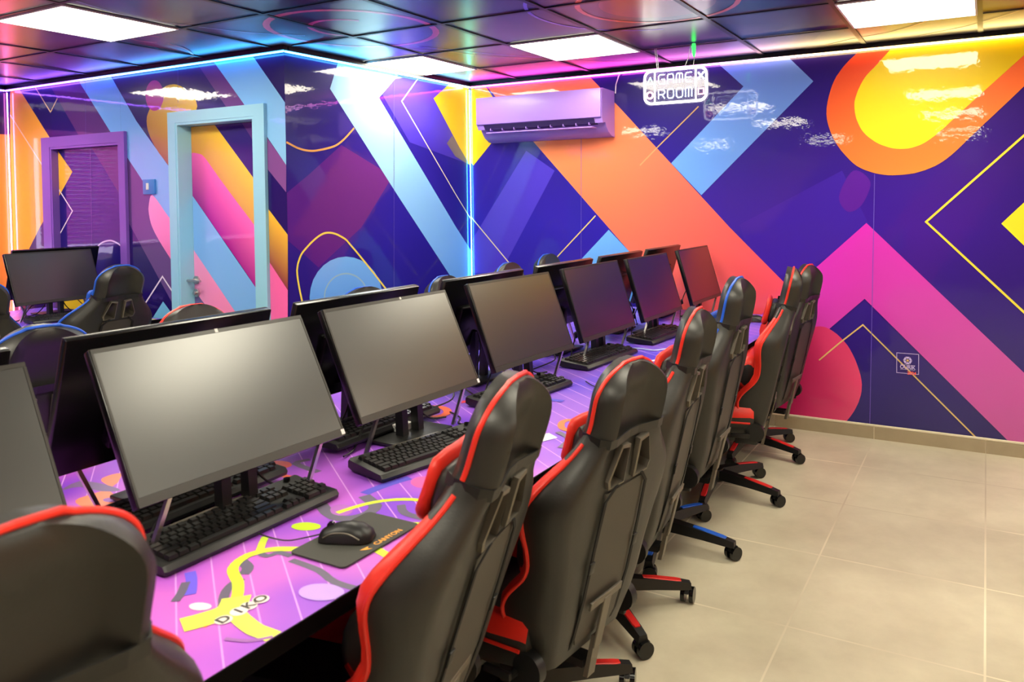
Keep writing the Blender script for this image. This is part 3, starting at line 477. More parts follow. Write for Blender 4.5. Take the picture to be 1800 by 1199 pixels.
# --- short wall
mb = MB(); us = [0, SLEN * 0.5, SLEN]
grid_base(mb, us, [0.0, 1.25, H], [
    [(30, 22, 118), (36, 26, 128), (30, 20, 108)],
    [(48, 26, 138), (42, 30, 158), (34, 24, 138)],
    [(26, 16, 92), (40, 28, 136), (46, 30, 148)]], F_SIDE)
slab_back(mb, us, 0, H, F_SIDE)
decals(mb, clip_entries(MURAL_SIDE, 0.0, SLEN, 0.0, H), F_SIDE)
structure(mb.build('wall_inner', M_MURAL, smooth=0, attr=True), 'short mural wall between the door wall and the air conditioner wall')

# --- door wall, built in strips round the two doorways
DB = (-1.50, -0.775, 1.955)     # blue doorway  x0, x1, top
DP = (-2.93, -2.10, 1.860)     # purple doorway
mb = MB()
def wall_rect(x0, x1, z0, z1):
    def c(x, z):
        t = (x - LEFT_X) / (S0.x - LEFT_X)
        return (int(26 + 8 * t), int(12 + 5 * t), int(104 + 18 * (1 - abs(z - 1.2))))
    grid_base(mb, [x0, x1], [z0, z1], [[c(x0, z0), c(x1, z0)], [c(x0, z1), c(x1, z1)]], F_DOOR)
    slab_back(mb, [x0, x1], z0, z1, F_DOOR, 0.14)
    decals(mb, clip_entries(MURAL_DOOR, x0, x1, z0, z1), F_DOOR)
for r in ((LEFT_X, DP[0], 0, H), (DP[0], DP[1], DP[2], H), (DP[1], DB[0], 0, H), (DB[0], DB[1], DB[2], H), (DB[1], S0.x, 0, H)): wall_rect(*r)
structure(mb.build('wall_doors', M_MURAL, smooth=0, attr=True), 'mural wall with the two doors')

def door(nm, D, depth, fw, proj, fmat, mural, base, knob):
    x0, x1, zt = D
    d = thing(nm, 'door', 'door', (0, 0, 0)); del d['category']; structure(d)
    d['label'] = 'pale blue framed door printed with the mural' if fmat is M_BLUEF else 'purple framed door behind the left desk'
    f = MB(); y0 = DOOR_Y - proj; y1 = DOOR_Y + depth + 0.03
    for (a, b, z0, z1) in ((x0 - fw[0], x0, 0, zt + fw[2]), (x1, x1 + fw[1], 0, zt + fw[2]), (x0, x1, zt, zt + fw[2])):
        f.box(((a + b) / 2, (y0 + DOOR_Y - 0.0006) / 2, (z0 + z1) / 2), (b - a, DOOR_Y - 0.0006 - y0, z1 - z0))
    for (a, b, z0, z1) in ((x0, x0 + 0.016, 0, zt), (x1 - 0.016, x1, 0, zt), (x0 + 0.016, x1 - 0.016, zt - 0.016, zt)):
        f.box(((a + b) / 2, (y0 + 0.004 + y1) / 2, (z0 + z1) / 2), (b - a, y1 - y0 - 0.004, z1 - z0))
    f.build('door_frame', fmat, d)
    lf = MB(); fr = (Vector((0, DOOR_Y + depth, 0)), X3, Z3, -Y3); a, b, z1 = x0 + 0.018, x1 - 0.018, zt - 0.018
    grid_base(lf, [a, b], [0.008, z1], [[base, base], [base, base]], fr)
    slab_back(lf, [a, b], 0.008, z1, fr, 0.04)
    decals(lf, clip_entries(mural, a, b, 0.008, z1), fr)
    lf.build('door_leaf', M_MURAL, d, smooth=0, attr=True)
    if knob:
        yk = DOOR_Y + depth
        h = MB(); h.cyl((-1.455, yk, 0.945), (-1.455, yk - 0.012, 0.945), 0.027, n=20); h.cyl((-1.455, yk - 0.01, 0.945), (-1.455, yk - 0.05, 0.945), 0.010, n=12)
        h.tube([(-1.455, yk - 0.048, 0.945), (-1.44, yk - 0.05, 0.945), (-1.36, yk - 0.05, 0.945)], 0.0085, 10)
        h.tube([(-1.455, yk - 0.048, 0.945), (-1.475, yk - 0.05, 0.945), (-1.54, yk - 0.05, 0.945)], 0.0085, 10)
        h.build('door_handle', M_CHROME, d)
        k = MB(); k.cyl((-1.455, yk, 0.862), (-1.455, yk - 0.014, 0.862), 0.026, n=20); k.cyl((-1.455, yk - 0.012, 0.862), (-1.455, yk - 0.03, 0.862), 0.012, n=12)
        k.build('lock_cylinder', M_CHROME, d)
    return d
door('door_1', DB, 0.08, (0.075, 0.09, 0.07), 0.022, M_BLUEF, MURAL_LEAF, (40, 22, 120), True)
door('door_2', DP, 0.03, (0.105, 0.062, 0.072), 0.022, M_PURF, MURAL_PLEAF, (22, 12, 116), False)

# --- light switch by the blue door
t = thing('light_switch', 'small blue light switch plate on the mural between the two doors', 'light switch', (-1.798, DOOR_Y - 0.002, 1.555))
b = MB(); b.box((0, -0.006, 0), (0.125, 0.012, 0.10), bev=0.004); b.build('switch_plate', M_SWITCH, t)
b = MB(); b.box((-0.008, -0.014, 0.002), (0.022, 0.008, 0.044), bev=0.002); b.build('switch_rocker', M_WHITE, t)

# --- left wall with its window, right wall and rear wall
mb = MB(); WY0, WY1, WZ0, WZ1 = -3.6, -1.33, 0.98, 2.02
for (a, b, z0, z1) in ((BACK_Y, WY0, 0, H), (WY1, DOOR_Y, 0, H), (WY0, WY1, 0, WZ0), (WY0, WY1, WZ1, H)):
    grid_base(mb, [a, b], [z0, z1], [[(34, 18, 88), (34, 18, 88)], [(30, 16, 80), (30, 16, 80)]], F_LEFT)
    slab_back(mb, [a, b], z0, z1, F_LEFT, 0.14)
    decals(mb, clip_entries([('p', [(-1.34, 1.98), (-1.19, 1.98), (-1.19, 0.6), (-1.34, 0.3)], (244, 160, 70)), ('p', [(-4.2, 0.0), (-3.2, 0.0), (-5.2, 2.4), (-6.2, 2.4)], (236, 120, 60)), ('p', [(-6.4, 0), (-5.6, 0), (-7.6, 2.4), (-8.4, 2.4)], (120, 180, 250))], a, b, z0, z1), F_LEFT)
structure(mb.build('wall_left', M_MURAL, smooth=0, attr=True))
w = thing('window_1', 'bright window in the left wall behind the pink blind', 'window'); del w['category']; structure(w)
f = MB(); xw = LEFT_X
for (a, b, z0, z1) in ((WY0, WY0 + 0.05, WZ0, WZ1), (WY1 - 0.05, WY1, WZ0, WZ1), (WY0 + 0.05, WY1 - 0.05, WZ0, WZ0 + 0.05), (WY0 + 0.05, WY1 - 0.05, WZ1 - 0.05, WZ1), (-2.49, -2.44, WZ0 + 0.05, WZ1 - 0.05)):
    f.box((xw - 0.06, (a + b) / 2, (z0 + z1) / 2), (0.07, b - a, z1 - z0))
f.build('window_frame', M_WHITE, w)
M_SKYPANE = mat('daylit_glass', (240, 245, 255), 0.1, emit=(235, 242, 255), strength=1.8)
p = MB(); p.box((xw - 0.075, (WY0 + WY1) / 2, (WZ0 + WZ1) / 2), (0.006, WY1 - WY0 - 0.1, WZ1 - WZ0 - 0.1)); p.build('window_pane', M_SKYPANE, w)
M_BLIND = mat('pink_blind_slats', (244, 110, 232), 0.5, emit=(240, 90, 225), strength=0.0)
bn = thing('venetian_blind', 'bright pink slatted blind hanging over the window on the left wall', 'blind', (LEFT_X, (WY0 + WY1) / 2 - 0.02, WZ1))
hd = MB(); hd.box((0.02, 0, 0.0), (0.036, WY1 - WY0 - 0.06, 0.036), bev=0.004); hd.build('head_rail', M_BLIND, bn)
sl = MB()
for k in range(26):
    T = Matrix.Translation((0.02, 0, -0.035 - 0.034 * k)) @ Matrix.Rotation(math.radians(62), 4, 'Y')
    sl.box((0, 0, 0), (0.036, WY1 - WY0 - 0.08, 0.0012), T=T)
sl.build('blind_slats', M_BLIND, bn)
br = MB(); br.box((0.02, 0, -0.925), (0.026, WY1 - WY0 - 0.08, 0.02), bev=0.003); br.build('bottom_rail', M_BLIND, bn)

F_RIGHT = (Vector((RIGHT_X, 0, 0)), Y3, Z3, -X3); F_REAR = (Vector((0, BACK_Y, 0)), X3, Z3, Y3)
for nm, fr, u0, u1, E in (('wall_right', F_RIGHT, BACK_Y, AC_Y, [
        ('p', [(-4.2, 0), (-1.6, 0), (-0.2, 2.4), (-2.6, 2.4)], (226, 160, 60)), ('p', [(-1.3, 0), (-0.6, 0), (0.5, 1.6), (0.5, 2.4), (0.1, 2.4)], (120, 180, 250)),
        ('p', [(-7.6, 0), (-5.6, 0), (-4.2, 2.4), (-6.2, 2.4)], (214, 110, 70)), ('p', ring2(-4.4, 1.0, 0.7, 0.7)[:-1], (200, 190, 150))]),
    ('wall_rear', F_REAR, LEFT_X, RIGHT_X, [
        ('p', [(-3, 0), (-1.2, 0), (0.8, 2.4), (-1, 2.4)], (244, 150, 80)), ('p', [(1, 0), (2.2, 0), (3.8, 2.4), (2.6, 2.4)], (215, 60, 185)), ('p', ring2(4.3, 1.2, 0.6, 0.6)[:-1], (250, 220, 60))])):
    mb = MB(); grid_base(mb, [u0, u1], [0, H], [[(40, 26, 104), (44, 24, 96)], [(36, 20, 90), (38, 20, 90)]], fr)
    slab_back(mb, [u0, u1], 0, H, fr); decals(mb, clip_entries(E, u0, u1, 0, H), fr)
    structure(mb.build(nm, M_MURAL, smooth=0, attr=True))

# --- floor
mf = bpy.data.materials.new('beige_floor_tiles'); mf.use_nodes = True
nt = mf.node_tree; L = nt.links; pb = nt.nodes['Principled BSDF']
tc = nt.nodes.new('ShaderNodeTexCoord'); sp = nt.nodes.new('ShaderNodeSeparateXYZ'); L.new(tc.outputs['Object'], sp.inputs[0])
def mth(op, a, b=None, c=None):
    n = nt.nodes.new('ShaderNodeMath'); n.operation = op
    for i, v in enumerate((a, b, c)):
        if v is None: continue
        if isinstance(v, (int, float)): n.inputs[i].default_value = v
        else: L.new(v, n.inputs[i])
    return n.outputs[0]
def joint(axis, x0, pitch):
    u = mth('DIVIDE', mth('SUBTRACT', sp.outputs[axis], x0), pitch)
    d = mth('ABSOLUTE', mth('SUBTRACT', mth('FRACT', mth('ADD', u, 0.5)), 0.5))
    return mth('LESS_THAN', d, 0.0034 / pitch), mth('FLOOR', u)
jx, ix = joint('X', 2.456, 0.584); jy, iy = joint('Y', -0.018, 0.592)
jn = mth('MAXIMUM', jx, jy)
n1 = nt.nodes.new('ShaderNodeTexNoise'); n1.inputs['Scale'].default_value = 2.6; n1.inputs['Detail'].default_value = 7; n1.inputs['Roughness'].default_value = 0.62
L.new(tc.outputs['Object'], n1.inputs['Vector'])
cr = nt.nodes.new('ShaderNodeValToRGB'); cr.color_ramp.elements[0].position = 0.3; cr.color_ramp.elements[1].position = 0.72
cr.color_ramp.elements[0].color = lin((180, 170, 148)); cr.color_ramp.elements[1].color = lin((208, 200, 176)); L.new(n1.outputs['Fac'], cr.inputs[0])
wn = nt.nodes.new('ShaderNodeTexWhiteNoise'); wn.noise_dimensions = '2D'
cb = nt.nodes.new('ShaderNodeCombineXYZ'); L.new(ix, cb.inputs[0]); L.new(iy, cb.inputs[1]); L.new(cb.outputs[0], wn.inputs['Vector'])
hv = nt.nodes.new('ShaderNodeHueSaturation'); L.new(cr.outputs[0], hv.inputs['Color']); L.new(mth('ADD', mth('MULTIPLY', wn.outputs['Value'], 0.08), 0.96), hv.inputs['Value'])
gn = nt.nodes.new('ShaderNodeTexNoise'); gn.inputs['Scale'].default_value = 0.8; L.new(tc.outputs['Object'], gn.inputs['Vector'])
gc = nt.nodes.new('ShaderNodeValToRGB'); gc.color_ramp.elements[0].position = 0.4; gc.color_ramp.elements[1].position = 0.6
gc.color_ramp.elements[0].color = lin((172, 160, 138)); gc.color_ramp.elements[1].color = lin((232, 222, 198)); L.new(gn.outputs['Fac'], gc.inputs[0])
mx = nt.nodes.new('ShaderNodeMix'); mx.data_type = 'RGBA'; L.new(jn, mx.inputs[0]); L.new(hv.outputs[0], mx.inputs[6]); L.new(gc.outputs[0], mx.inputs[7])
L.new(mx.outputs[2], pb.inputs['Base Color']); pb.inputs['Roughness'].default_value = 0.42; pb.inputs['Specular IOR Level'].default_value = 0.35
mb = MB(); mb.box(((LEFT_X + RIGHT_X) / 2, (BACK_Y + AC_Y) / 2, -0.05), (RIGHT_X - LEFT_X + 0.3, AC_Y - BACK_Y + 0.3, 0.1))
structure(mb.build('floor', mf, smooth=0))

# --- skirting of cut floor tile along the walls
M_SKB = mat('skirting_tile', (176, 160, 132), 0.55, noise=(9, (150, 136, 112)))
M_SKC = mat('skirting_mortar', (226, 214, 190), 0.7)
def skirting(nm, p0, p1, nrm, joints=()):
    b = MB(); p0 = Vector(p0); p1 = Vector(p1); d = (p1 - p0).normalized(); n = Vector(nrm)
    ang = math.atan2(d.y, d.x); Lg = (p1 - p0).length
    T = Matrix.Translation((p0.x, p0.y, 0)) @ Matrix.Rotation(ang, 4, 'Z')
    sg = 1 if (Matrix.Rotation(ang, 4, 'Z') @ Vector((0, 1, 0))).dot(Vector((n.x, n.y, 0))) > 0 else -1
    cuts = [0] + sorted(joints) + [Lg]
    for a, c in zip(cuts[:-1], cuts[1:]): b.box(((a + c) / 2, sg * 0.0065, 0.036), (c - a - 0.004, 0.011, 0.072), T=T)
    b.box((Lg / 2, sg * 0.0045, 0.042), (Lg, 0.0075, 0.084), 1, T=T)
    b.box((Lg / 2, sg * 0.0060, 0.080), (Lg, 0.0105, 0.0135), 1, T=T, bev=0.003)
    structure(b.build(nm, [M_SKB, M_SKC], smooth=0))
skirting('baseboard_back', (S1.x, AC_Y - 0.006), (RIGHT_X, AC_Y - 0.006), (0, -1), [2.456 - S1.x + 0.584 * k for k in range(-4, 6)])
skirting('baseboard_left', (LEFT_X + 0.004, BACK_Y), (LEFT_X + 0.004, DOOR_Y - 0.02), (1, 0))
skirting('baseboard_right', (RIGHT_X - 0.004, BACK_Y), (RIGHT_X - 0.004, AC_Y - 0.03), (-1, 0))

# --- ceiling: printed tiles, black grid, light panels
mb = MB()
mb.box(((LEFT_X + RIGHT_X) / 2, (BACK_Y + AC_Y) / 2, H + 0.06), (RIGHT_X - LEFT_X + 0.3, AC_Y - BACK_Y + 0.3, 0.10), col=(0, 0, 0, 1))
F_CEIL = (Vector((0, 0, H)), X3, Y3, -Z3)
def sol(pts, w, c): return ('l', pts, w, c)
CE = [
 sol(ring2(0.11, -1.31, 0.43, 0.43), 0.034, (240, 80, 120)), sol(ring2(0.12, -1.36, 0.19, 0.19, 36, 60, 330), 0.026, (230, 66, 150)),
 ('p', ring2(1.69, -1.0, 0.27, 0.27)[:-1], (112, 40, 26)), sol(ring2(1.69, -1.0, 0.37, 0.37), 0.026, (250, 120, 64)), sol(ring2(1.62, -1.02, 0.54, 0.54, 36, 100, 300), 0.018, (120, 110, 230)),
 sol([tuple(p) for p in catmull([(0.05, -0.75), (0.201, -0.54), (0.285, -0.358), (0.405, -0.217), (0.543, -0.062), (0.695, 0.079), (0.898, 0.253), (1.175, 0.353), (1.5, 0.4)], 4)], 0.012, (196, 152, 70)),
 sol([tuple(p) for p in catmull([(0.12, -0.8), (0.30, -0.5), (0.45, -0.26), (0.62, -0.1), (0.85, 0.03)], 4)], 0.012, (110, 120, 210)),
 sol([tuple(p) for p in catmull([(-0.508, -2.392), (-0.551, -2.241), (-0.584, -2.026), (-0.516, -1.827), (-0.391, -1.549), (-0.2, -1.35)], 4)], 0.014, (150, 160, 200)),
 sol([tuple(p) for p in catmull([(-1.009, -1.597), (-1.058, -1.456), (-1.175, -1.323), (-1.281, -1.258), (-1.6, -1.2)], 4)], 0.014, (205, 150, 80)),
 sol(ring2(-0.98, -1.73, 0.09, 0.09, 24, 120, 360), 0.016, (190, 96, 66)),
 sol([tuple(p) for p in catmull([(2.2, 0.42), (2.364, 0.314), (2.582, 0.221), (2.791, -0.007), (2.95, -0.3)], 4)], 0.014, (214, 130, 70)),
 sol([tuple(p) for p in catmull([(2.7, 0.42), (2.911, 0.307), (2.992, 0.232), (3.188, 0.0), (3.4, -0.4)], 4)], 0.012, (180, 150, 80)),
 ('p', [(2.05, 0.5), (2.3, -0.1), (2.7, -0.75), (4.4, -0.75), (4.4, 0.5)], (70, 56, 8)),  # dark yellow patch paints in the yellow wall's reflection on the tiles
 sol(ring2(2.4, -2.2, 0.45, 0.45), 0.03, (206, 66, 104)), sol(ring2(-1.9, -3.4, 0.5, 0.5), 0.03, (92, 110, 200)),
]
CE = CE[-3:-2] + CE[:-3] + CE[-2:]
grid_base(mb, [LEFT_X - 0.15, RIGHT_X + 0.15], [BACK_Y - 0.15, AC_Y + 0.15], [[(0, 0, 0)] * 2] * 2, F_CEIL)
decals(mb, CE, F_CEIL, start=0.0004, step=0.0002)
structure(mb.build('ceiling', M_CEIL, smooth=0, attr=True))
g = MB()
i0, i1 = math.ceil((LEFT_X) / 0.6), math.floor(RIGHT_X / 0.6); j0, j1 = math.ceil(BACK_Y / 0.6), math.floor(AC_Y / 0.6)
for i in range(i0, i1 + 1):
    ymax = AC_Y - 0.001 if i * 0.6 > S1.x else DOOR_Y - 0.001
    g.box((i * 0.6, (BACK_Y + ymax) / 2, H - 0.0042), (0.026, ymax - BACK_Y, 0.004))
for j in range(j0, j1 + 1):
    xmin = LEFT_X if j * 0.6 < DOOR_Y else S1.x + 0.001
    g.box(((xmin + RIGHT_X) / 2, j * 0.6, H - 0.0040), (RIGHT_X - xmin, 0.022, 0.004))
structure(g.build('trim_1', M_GRID, smooth=0), 'black grid of the suspended ceiling')
# black shadow-gap moulding under the ceiling along the mural walls
tr = MB()
def moulding(p0, p1, n, h=0.026, d=0.03):
    p0, p1, n = Vector(p0), Vector(p1), Vector(n)
    a = [p0 + n * 0.010, p1 + n * 0.010, p1 + n * (0.010 + d), p0 + n * (0.010 + d)]
    tr.loft([[(q.x, q.y, H - 0.0025 - h) for q in a], [(q.x, q.y, H - 0.0025) for q in a]])
nS = (F_SIDE[3].x, F_SIDE[3].y)
moulding((S1.x, AC_Y), (RIGHT_X, AC_Y), (0, -1)); moulding((LEFT_X, DOOR_Y), (S0.x + 0.04, DOOR_Y), (0, -1)); moulding(S0, S1, nS); moulding((LEFT_X, BACK_Y), (LEFT_X, DOOR_Y), (1, 0))
structure(tr.build('trim_2', M_TRIM, smooth=0), 'black moulding between the walls and the ceiling')

# --- LED strips
def led(label, pts, cols, r=0.0060, n=24):
    """a run of tape light; colour fades along it"""
    P = [Vector(p) for p in pts]; b = MB(); rings = []; cc = []
    for k in range(n + 1):
        t = k / n * (len(P) - 1); i = min(int(t), len(P) - 2); p = P[i].lerp(P[i + 1], t - i)
        d = (P[i + 1] - P[i]).normalized(); a = d.orthogonal().normalized(); q = d.cross(a)
        if abs(d.z) < 0.5: a = Vector((0, 0, 1)); q = d.cross(a)
        rings.append([p + (a * math.cos(2 * PI * m_ / 8) + q * math.sin(2 * PI * m_ / 8)) * r for m_ in range(8)])
        u = k / n * (len(cols) - 1); j = min(int(u), len(cols) - 2)
        c = shade_t((*cols[j], 1), (*cols[j + 1], 1), u - j); cc += [c] * 8
    b.loft(rings, col=cc)
    return tag(b.build('led_strip', M_LED, attr=True), label, 'led strip', 'tape lights round the mural walls')
zl = H - 0.036
VIO = (0.30, 0.10, 1.0); CYB = (0.05, 0.42, 1.0); MAG = (1.0, 0.07, 0.75); WRM = (1.0, 0.75, 0.28); PNK = (1.0, 0.22, 0.72); CYN = (0.16, 0.95, 1.0)
o = 0.034
led('glowing blue and violet light strip along the ceiling above the two doors', [(LEFT_X + o, DOOR_Y - o, zl), (S0.x + o, DOOR_Y - o, zl)], [VIO, VIO, (0.1, 0.3, 1), CYB, CYB])
led('glowing cyan light strip along the ceiling of the short wall before the air conditioner', [(S0.x + o, DOOR_Y - o + 0.01, zl), (S1.x + o, AC_Y - o - 0.01, zl)], [CYB, (0.15, 0.6, 1), (0.25, 0.6, 0.9)])
led('glowing magenta light strip above the air conditioner, fading to warm white at the right', [(S1.x + o, AC_Y - o, zl), (RIGHT_X - 0.02, AC_Y - o, zl)], [MAG, MAG, MAG, (0.8, 0.3, 0.8), WRM, WRM, WRM, WRM, WRM, WRM])
led('glowing violet light strip along the ceiling above the pink blind', [(LEFT_X + o, DOOR_Y - o - 0.01, zl), (LEFT_X + o, BACK_Y + 0.05, zl)], [VIO, VIO, MAG])
led('glowing pink upright light strip in the room corner left of the purple door', [(LEFT_X + 0.02, DOOR_Y - 0.02, zl - 0.012), (LEFT_X + 0.02, DOOR_Y - 0.02, 0.12)], [PNK, (1, 0.25, 0.55), (1, 0.25, 0.45)], r=0.0042)
led('glowing cyan upright light strip in the corner left of the air conditioner', [(S1.x + 0.016, AC_Y - 0.014, zl - 0.012), (S1.x + 0.016, AC_Y - 0.014, 0.12)], [CYN, CYN, CYN], r=0.0032)

# --- ceiling light panels
def panel(i, j, label, first=[None]):
    loc = (i * 0.6 + 0.3, j * 0.6 + 0.3, H - 0.0068)
    if first[0] is None:
        t = thing('ceiling_light', label, 'ceiling light', loc, 0, 'square ceiling light panels')
        f = MB()
        for (x, y, dx, dy) in ((0, 0.285, 0.58, 0.010), (0, -0.285, 0.58, 0.010), (0.285, 0, 0.010, 0.56), (-0.285, 0, 0.010, 0.56)): f.box((x, y, 0), (dx, dy, 0.009))
        f.build('light_frame', M_LFRAME, t, smooth=0)
        q = MB(); q.box((0, 0, 0.0015), (0.56, 0.56, 0.006)); q.build('diffuser', M_PANEL_LIT, t, smooth=0)
        first[0] = t
    else:
        t = copy_tree(first[0]); t.location = loc; t['label'] = label
panel(-2, -4, 'lit square ceiling panel at the far left, over the desk by the doors')
panel(-1, -1, 'lit square ceiling panel cut off by the corner of the short mural wall')
panel(1, -1, 'lit square ceiling panel in front of the air conditioner')
panel(4, -1, 'lit square ceiling panel at the right, nearest the yellow part of the wall')
for (i, j, lb) in ((1, -4, 'lit square ceiling panel over the middle of the long desk'), (4, -4, 'lit square ceiling panel over the aisle beside the camera'), (7, -1, 'lit square ceiling panel by the right wall, next to the mural'), (7, -4, 'lit square ceiling panel by the right wall, beside the aisle'),
                   (-5, -4, 'lit square ceiling panel over the pink blind'), (-2, -7, 'lit square ceiling panel over the near end of the left desk'), (1, -7, 'lit square ceiling panel over the near end of the long desk'), (4, -7, 'lit square ceiling panel over the aisle behind the camera'), (7, -7, 'lit square ceiling panel by the right wall, behind the camera'),
                   (-2, -12, 'lit square ceiling panel at the rear left of the room'), (1, -12, 'lit square ceiling panel at the rear middle of the room'), (4, -12, 'lit square ceiling panel at the rear right of the room')):
    panel(i, j, lb)
# ============================================================ AIR CONDITIONER AND NEON SIGN
t = thing('air_conditioner', 'lilac wall mounted split air conditioner under the magenta light strip', 'air conditioner', (-0.245, AC_Y - 0.004, 1.875))
AW = 1.015
prof = [(0, 0.315), (-0.19, 0.318), (-0.205, 0.308), (-0.205, 0.120), (-0.185, 0.085), (-0.15, 0.092), (-0.13, 0.060), (-0.10, 0.030), (-0.05, 0.006), (0, 0.0)]
b = MB(); b.prism(prof, 'x', 0.0, AW); b.build('body', M_ACP, t)
b = MB(); b.box((AW / 2, -0.2125, 0.218), (AW - 0.006, 0.013, 0.195), bev=0.005); b.build('front_panel', M_ACP, t)
b = MB(); b.prism([(-0.207, 0.117), (-0.186, 0.084), (-0.14, 0.078), (-0.125, 0.055), (-0.12, 0.075), (-0.150, 0.105), (-0.19, 0.119)], 'x', 0.06, AW - 0.06); b.build('air_vent', M_ACD, t)
b = MB(); b.box((AW / 2, -0.156, 0.060), (AW - 0.15, 0.085, 0.009), bev=0.004, T=Matrix.Translation((0, 0, 0)) @ Matrix.Rotation(0, 4, 'X')); b.build('air_flap', M_ACP, t)
b = MB()
for k in range(9): b.box((0.11 + k * 0.1, -0.176, 0.092), (0.005, 0.03, 0.034))
b.build('vane', M_ACP, t); KIDS[t.name][-1].name = 'louvre_vanes'
b = MB(); b.tube([(AW + 0.012, -0.01, 0.30), (AW + 0.018, -0.012, 0.36), (AW + 0.04, -0.012, 0.42), (AW + 0.05, -0.012, 0.435)], 0.004, 6); b.build('power_cable', M_WHITE, t)

M_NEON = mat('white_neon', (255, 255, 255), 0.4, emit=(255, 252, 250), strength=4.0)
M_NEONB = mat('ice_blue_neon', (220, 235, 255), 0.4, emit=(214, 232, 255), strength=3.0)
M_NEONG = mat('green_neon', (190, 255, 215), 0.4, emit=(150, 255, 190), strength=2.6)
M_NEONR = mat('pink_neon', (255, 200, 205), 0.4, emit=(255, 170, 180), strength=2.4)
M_ACRYL = mat('clear_acrylic', (250, 250, 255), 0.3, spec=0.0, trans=0.6, alpha=0.06)
t = thing('neon_sign', 'glowing white GAME ROOM sign hanging from the ceiling before the mural', 'neon sign', (1.42, -0.03, 2.108))
SW, SH = 0.395, 0.205
def rrect(w, h, r, n=6):
    o = []
    for cx_, cy_, a in ((w / 2 - r, h / 2 - r, 0), (-w / 2 + r, h / 2 - r, 90), (-w / 2 + r, -h / 2 + r, 180), (w / 2 - r, -h / 2 + r, 270)):
        o += [(cx_ + r * math.cos(math.radians(a + 90 * k / n)), cy_ + r * math.sin(math.radians(a + 90 * k / n))) for k in range(n + 1)]
    return o
b = MB(); b.prism(rrect(SW + 0.012, SH + 0.012, 0.045), 'y', 0.004, 0.008); b.build('acrylic_plate', M_ACRYL, t)
def ntube(nm, strokes, m, r=0.0050):
    b = MB()
    for s in strokes:
        cl = s[0] == s[-1] and len(s) > 3
        b.tube([(p[0], -0.004, p[1]) for p in (s[:-1] if cl else s)], r, 8, closed=cl)
    return b.build(nm, m, t)
rr = rrect(SW - 0.012, SH - 0.012, 0.042)
ntube('neon_outline', [rr + [rr[0]]], M_NEON, 0.0072)
ntube('neon_divider', [[(-0.127, SH / 2 - 0.01), (-0.127, -SH / 2 + 0.01)]], M_NEON); ntube('neon_divider', [[(0.127, SH / 2 - 0.01), (0.127, -SH / 2 + 0.01)]], M_NEON)
FONT = {'G': [[(1, 1), (0.2, 1), (0, .8), (0, .2), (0.2, 0), (1, 0), (1, .5), (0.5, .5)]], 'A': [[(0, 0), (0, .8), (.2, 1), (.8, 1), (1, .8), (1, 0)], [(0, .42), (1, .42)]],
        'M': [[(0, 0), (0, .85), (.15, 1), (.85, 1), (1, .85), (1, 0)], [(.5, 1), (.5, 0)]], 'E': [[(1, 1), (.2, 1), (0, .8), (0, .2), (.2, 0), (1, 0)], [(0, .5), (.95, .5)]],
        'R': [[(0, 0), (0, 1), (.8, 1), (1, .8), (1, .6), (.8, .45), (0, .45)], [(.55, .45), (1, 0)]], 'O': [[(.2, 0), (0, .2), (0, .8), (.2, 1), (.8, 1), (1, .8), (1, .2), (.8, 0), (.2, 0)]]}
for word, z0 in (('GAME', 0.017), ('ROOM', -0.07)):
    for k, chh in enumerate(word):
        x0 = -0.103 + k * 0.056
        ntube('neon_letter', [[(x0 + p[0] * 0.038, z0 + p[1] * 0.054) for p in s] for s in FONT[chh]], M_NEONB, 0.0029)
ntube('neon_triangle', [[(-0.178, 0.02), (-0.155, 0.06), (-0.140, 0.02), (-0.178, 0.02)]], M_NEONG, 0.005)
ntube('neon_circle', [ring2(-0.159, -0.046, 0.019, 0.019, 16)], M_NEONR, 0.005)
ntube('neon_cross', [[(0.142, 0.028), (0.176, 0.066)], [(0.142, 0.066), (0.176, 0.028)]], M_NEONB, 0.005)
ntube('neon_square', [[(0.142, -0.06), (0.142, -0.028), (0.175, -0.028), (0.175, -0.06), (0.142, -0.06)]], M_NEONR, 0.005)
zt = H - 0.006 - 2.108
for x0, x1 in ((-0.112, -0.128), (-0.104, -0.118), (0.055, 0.095), (0.110, 0.118)):
    b = MB(); b.tube([(x0, 0.0, 0.098), (x0 * 0.4 + x1 * 0.6 + 0.004, 0.0, 0.16), (x1, 0.0, zt)], 0.0017, 6); b.build('hanging_wire', M_WHITE, t)
M_GREENL = mat('green_reflection', (60, 240, 90), 0.4, emit=(40, 235, 70), strength=2.2)
g_ = tag(MB().tube([(0, 0, 0.0), (0, 0, -0.015), (0, 0, -0.055), (0.002, 0, -0.075)], [0.010, 0.012, 0.010, 0.004], 12).build('green_glint', M_GREENL), 'glowing green plug standing for a light reflection on the ceiling above the neon sign', 'glint')
g_.location = (1.545, -0.06, H - 0.0065)  # green reflection on the ceiling, modelled as a small glowing body
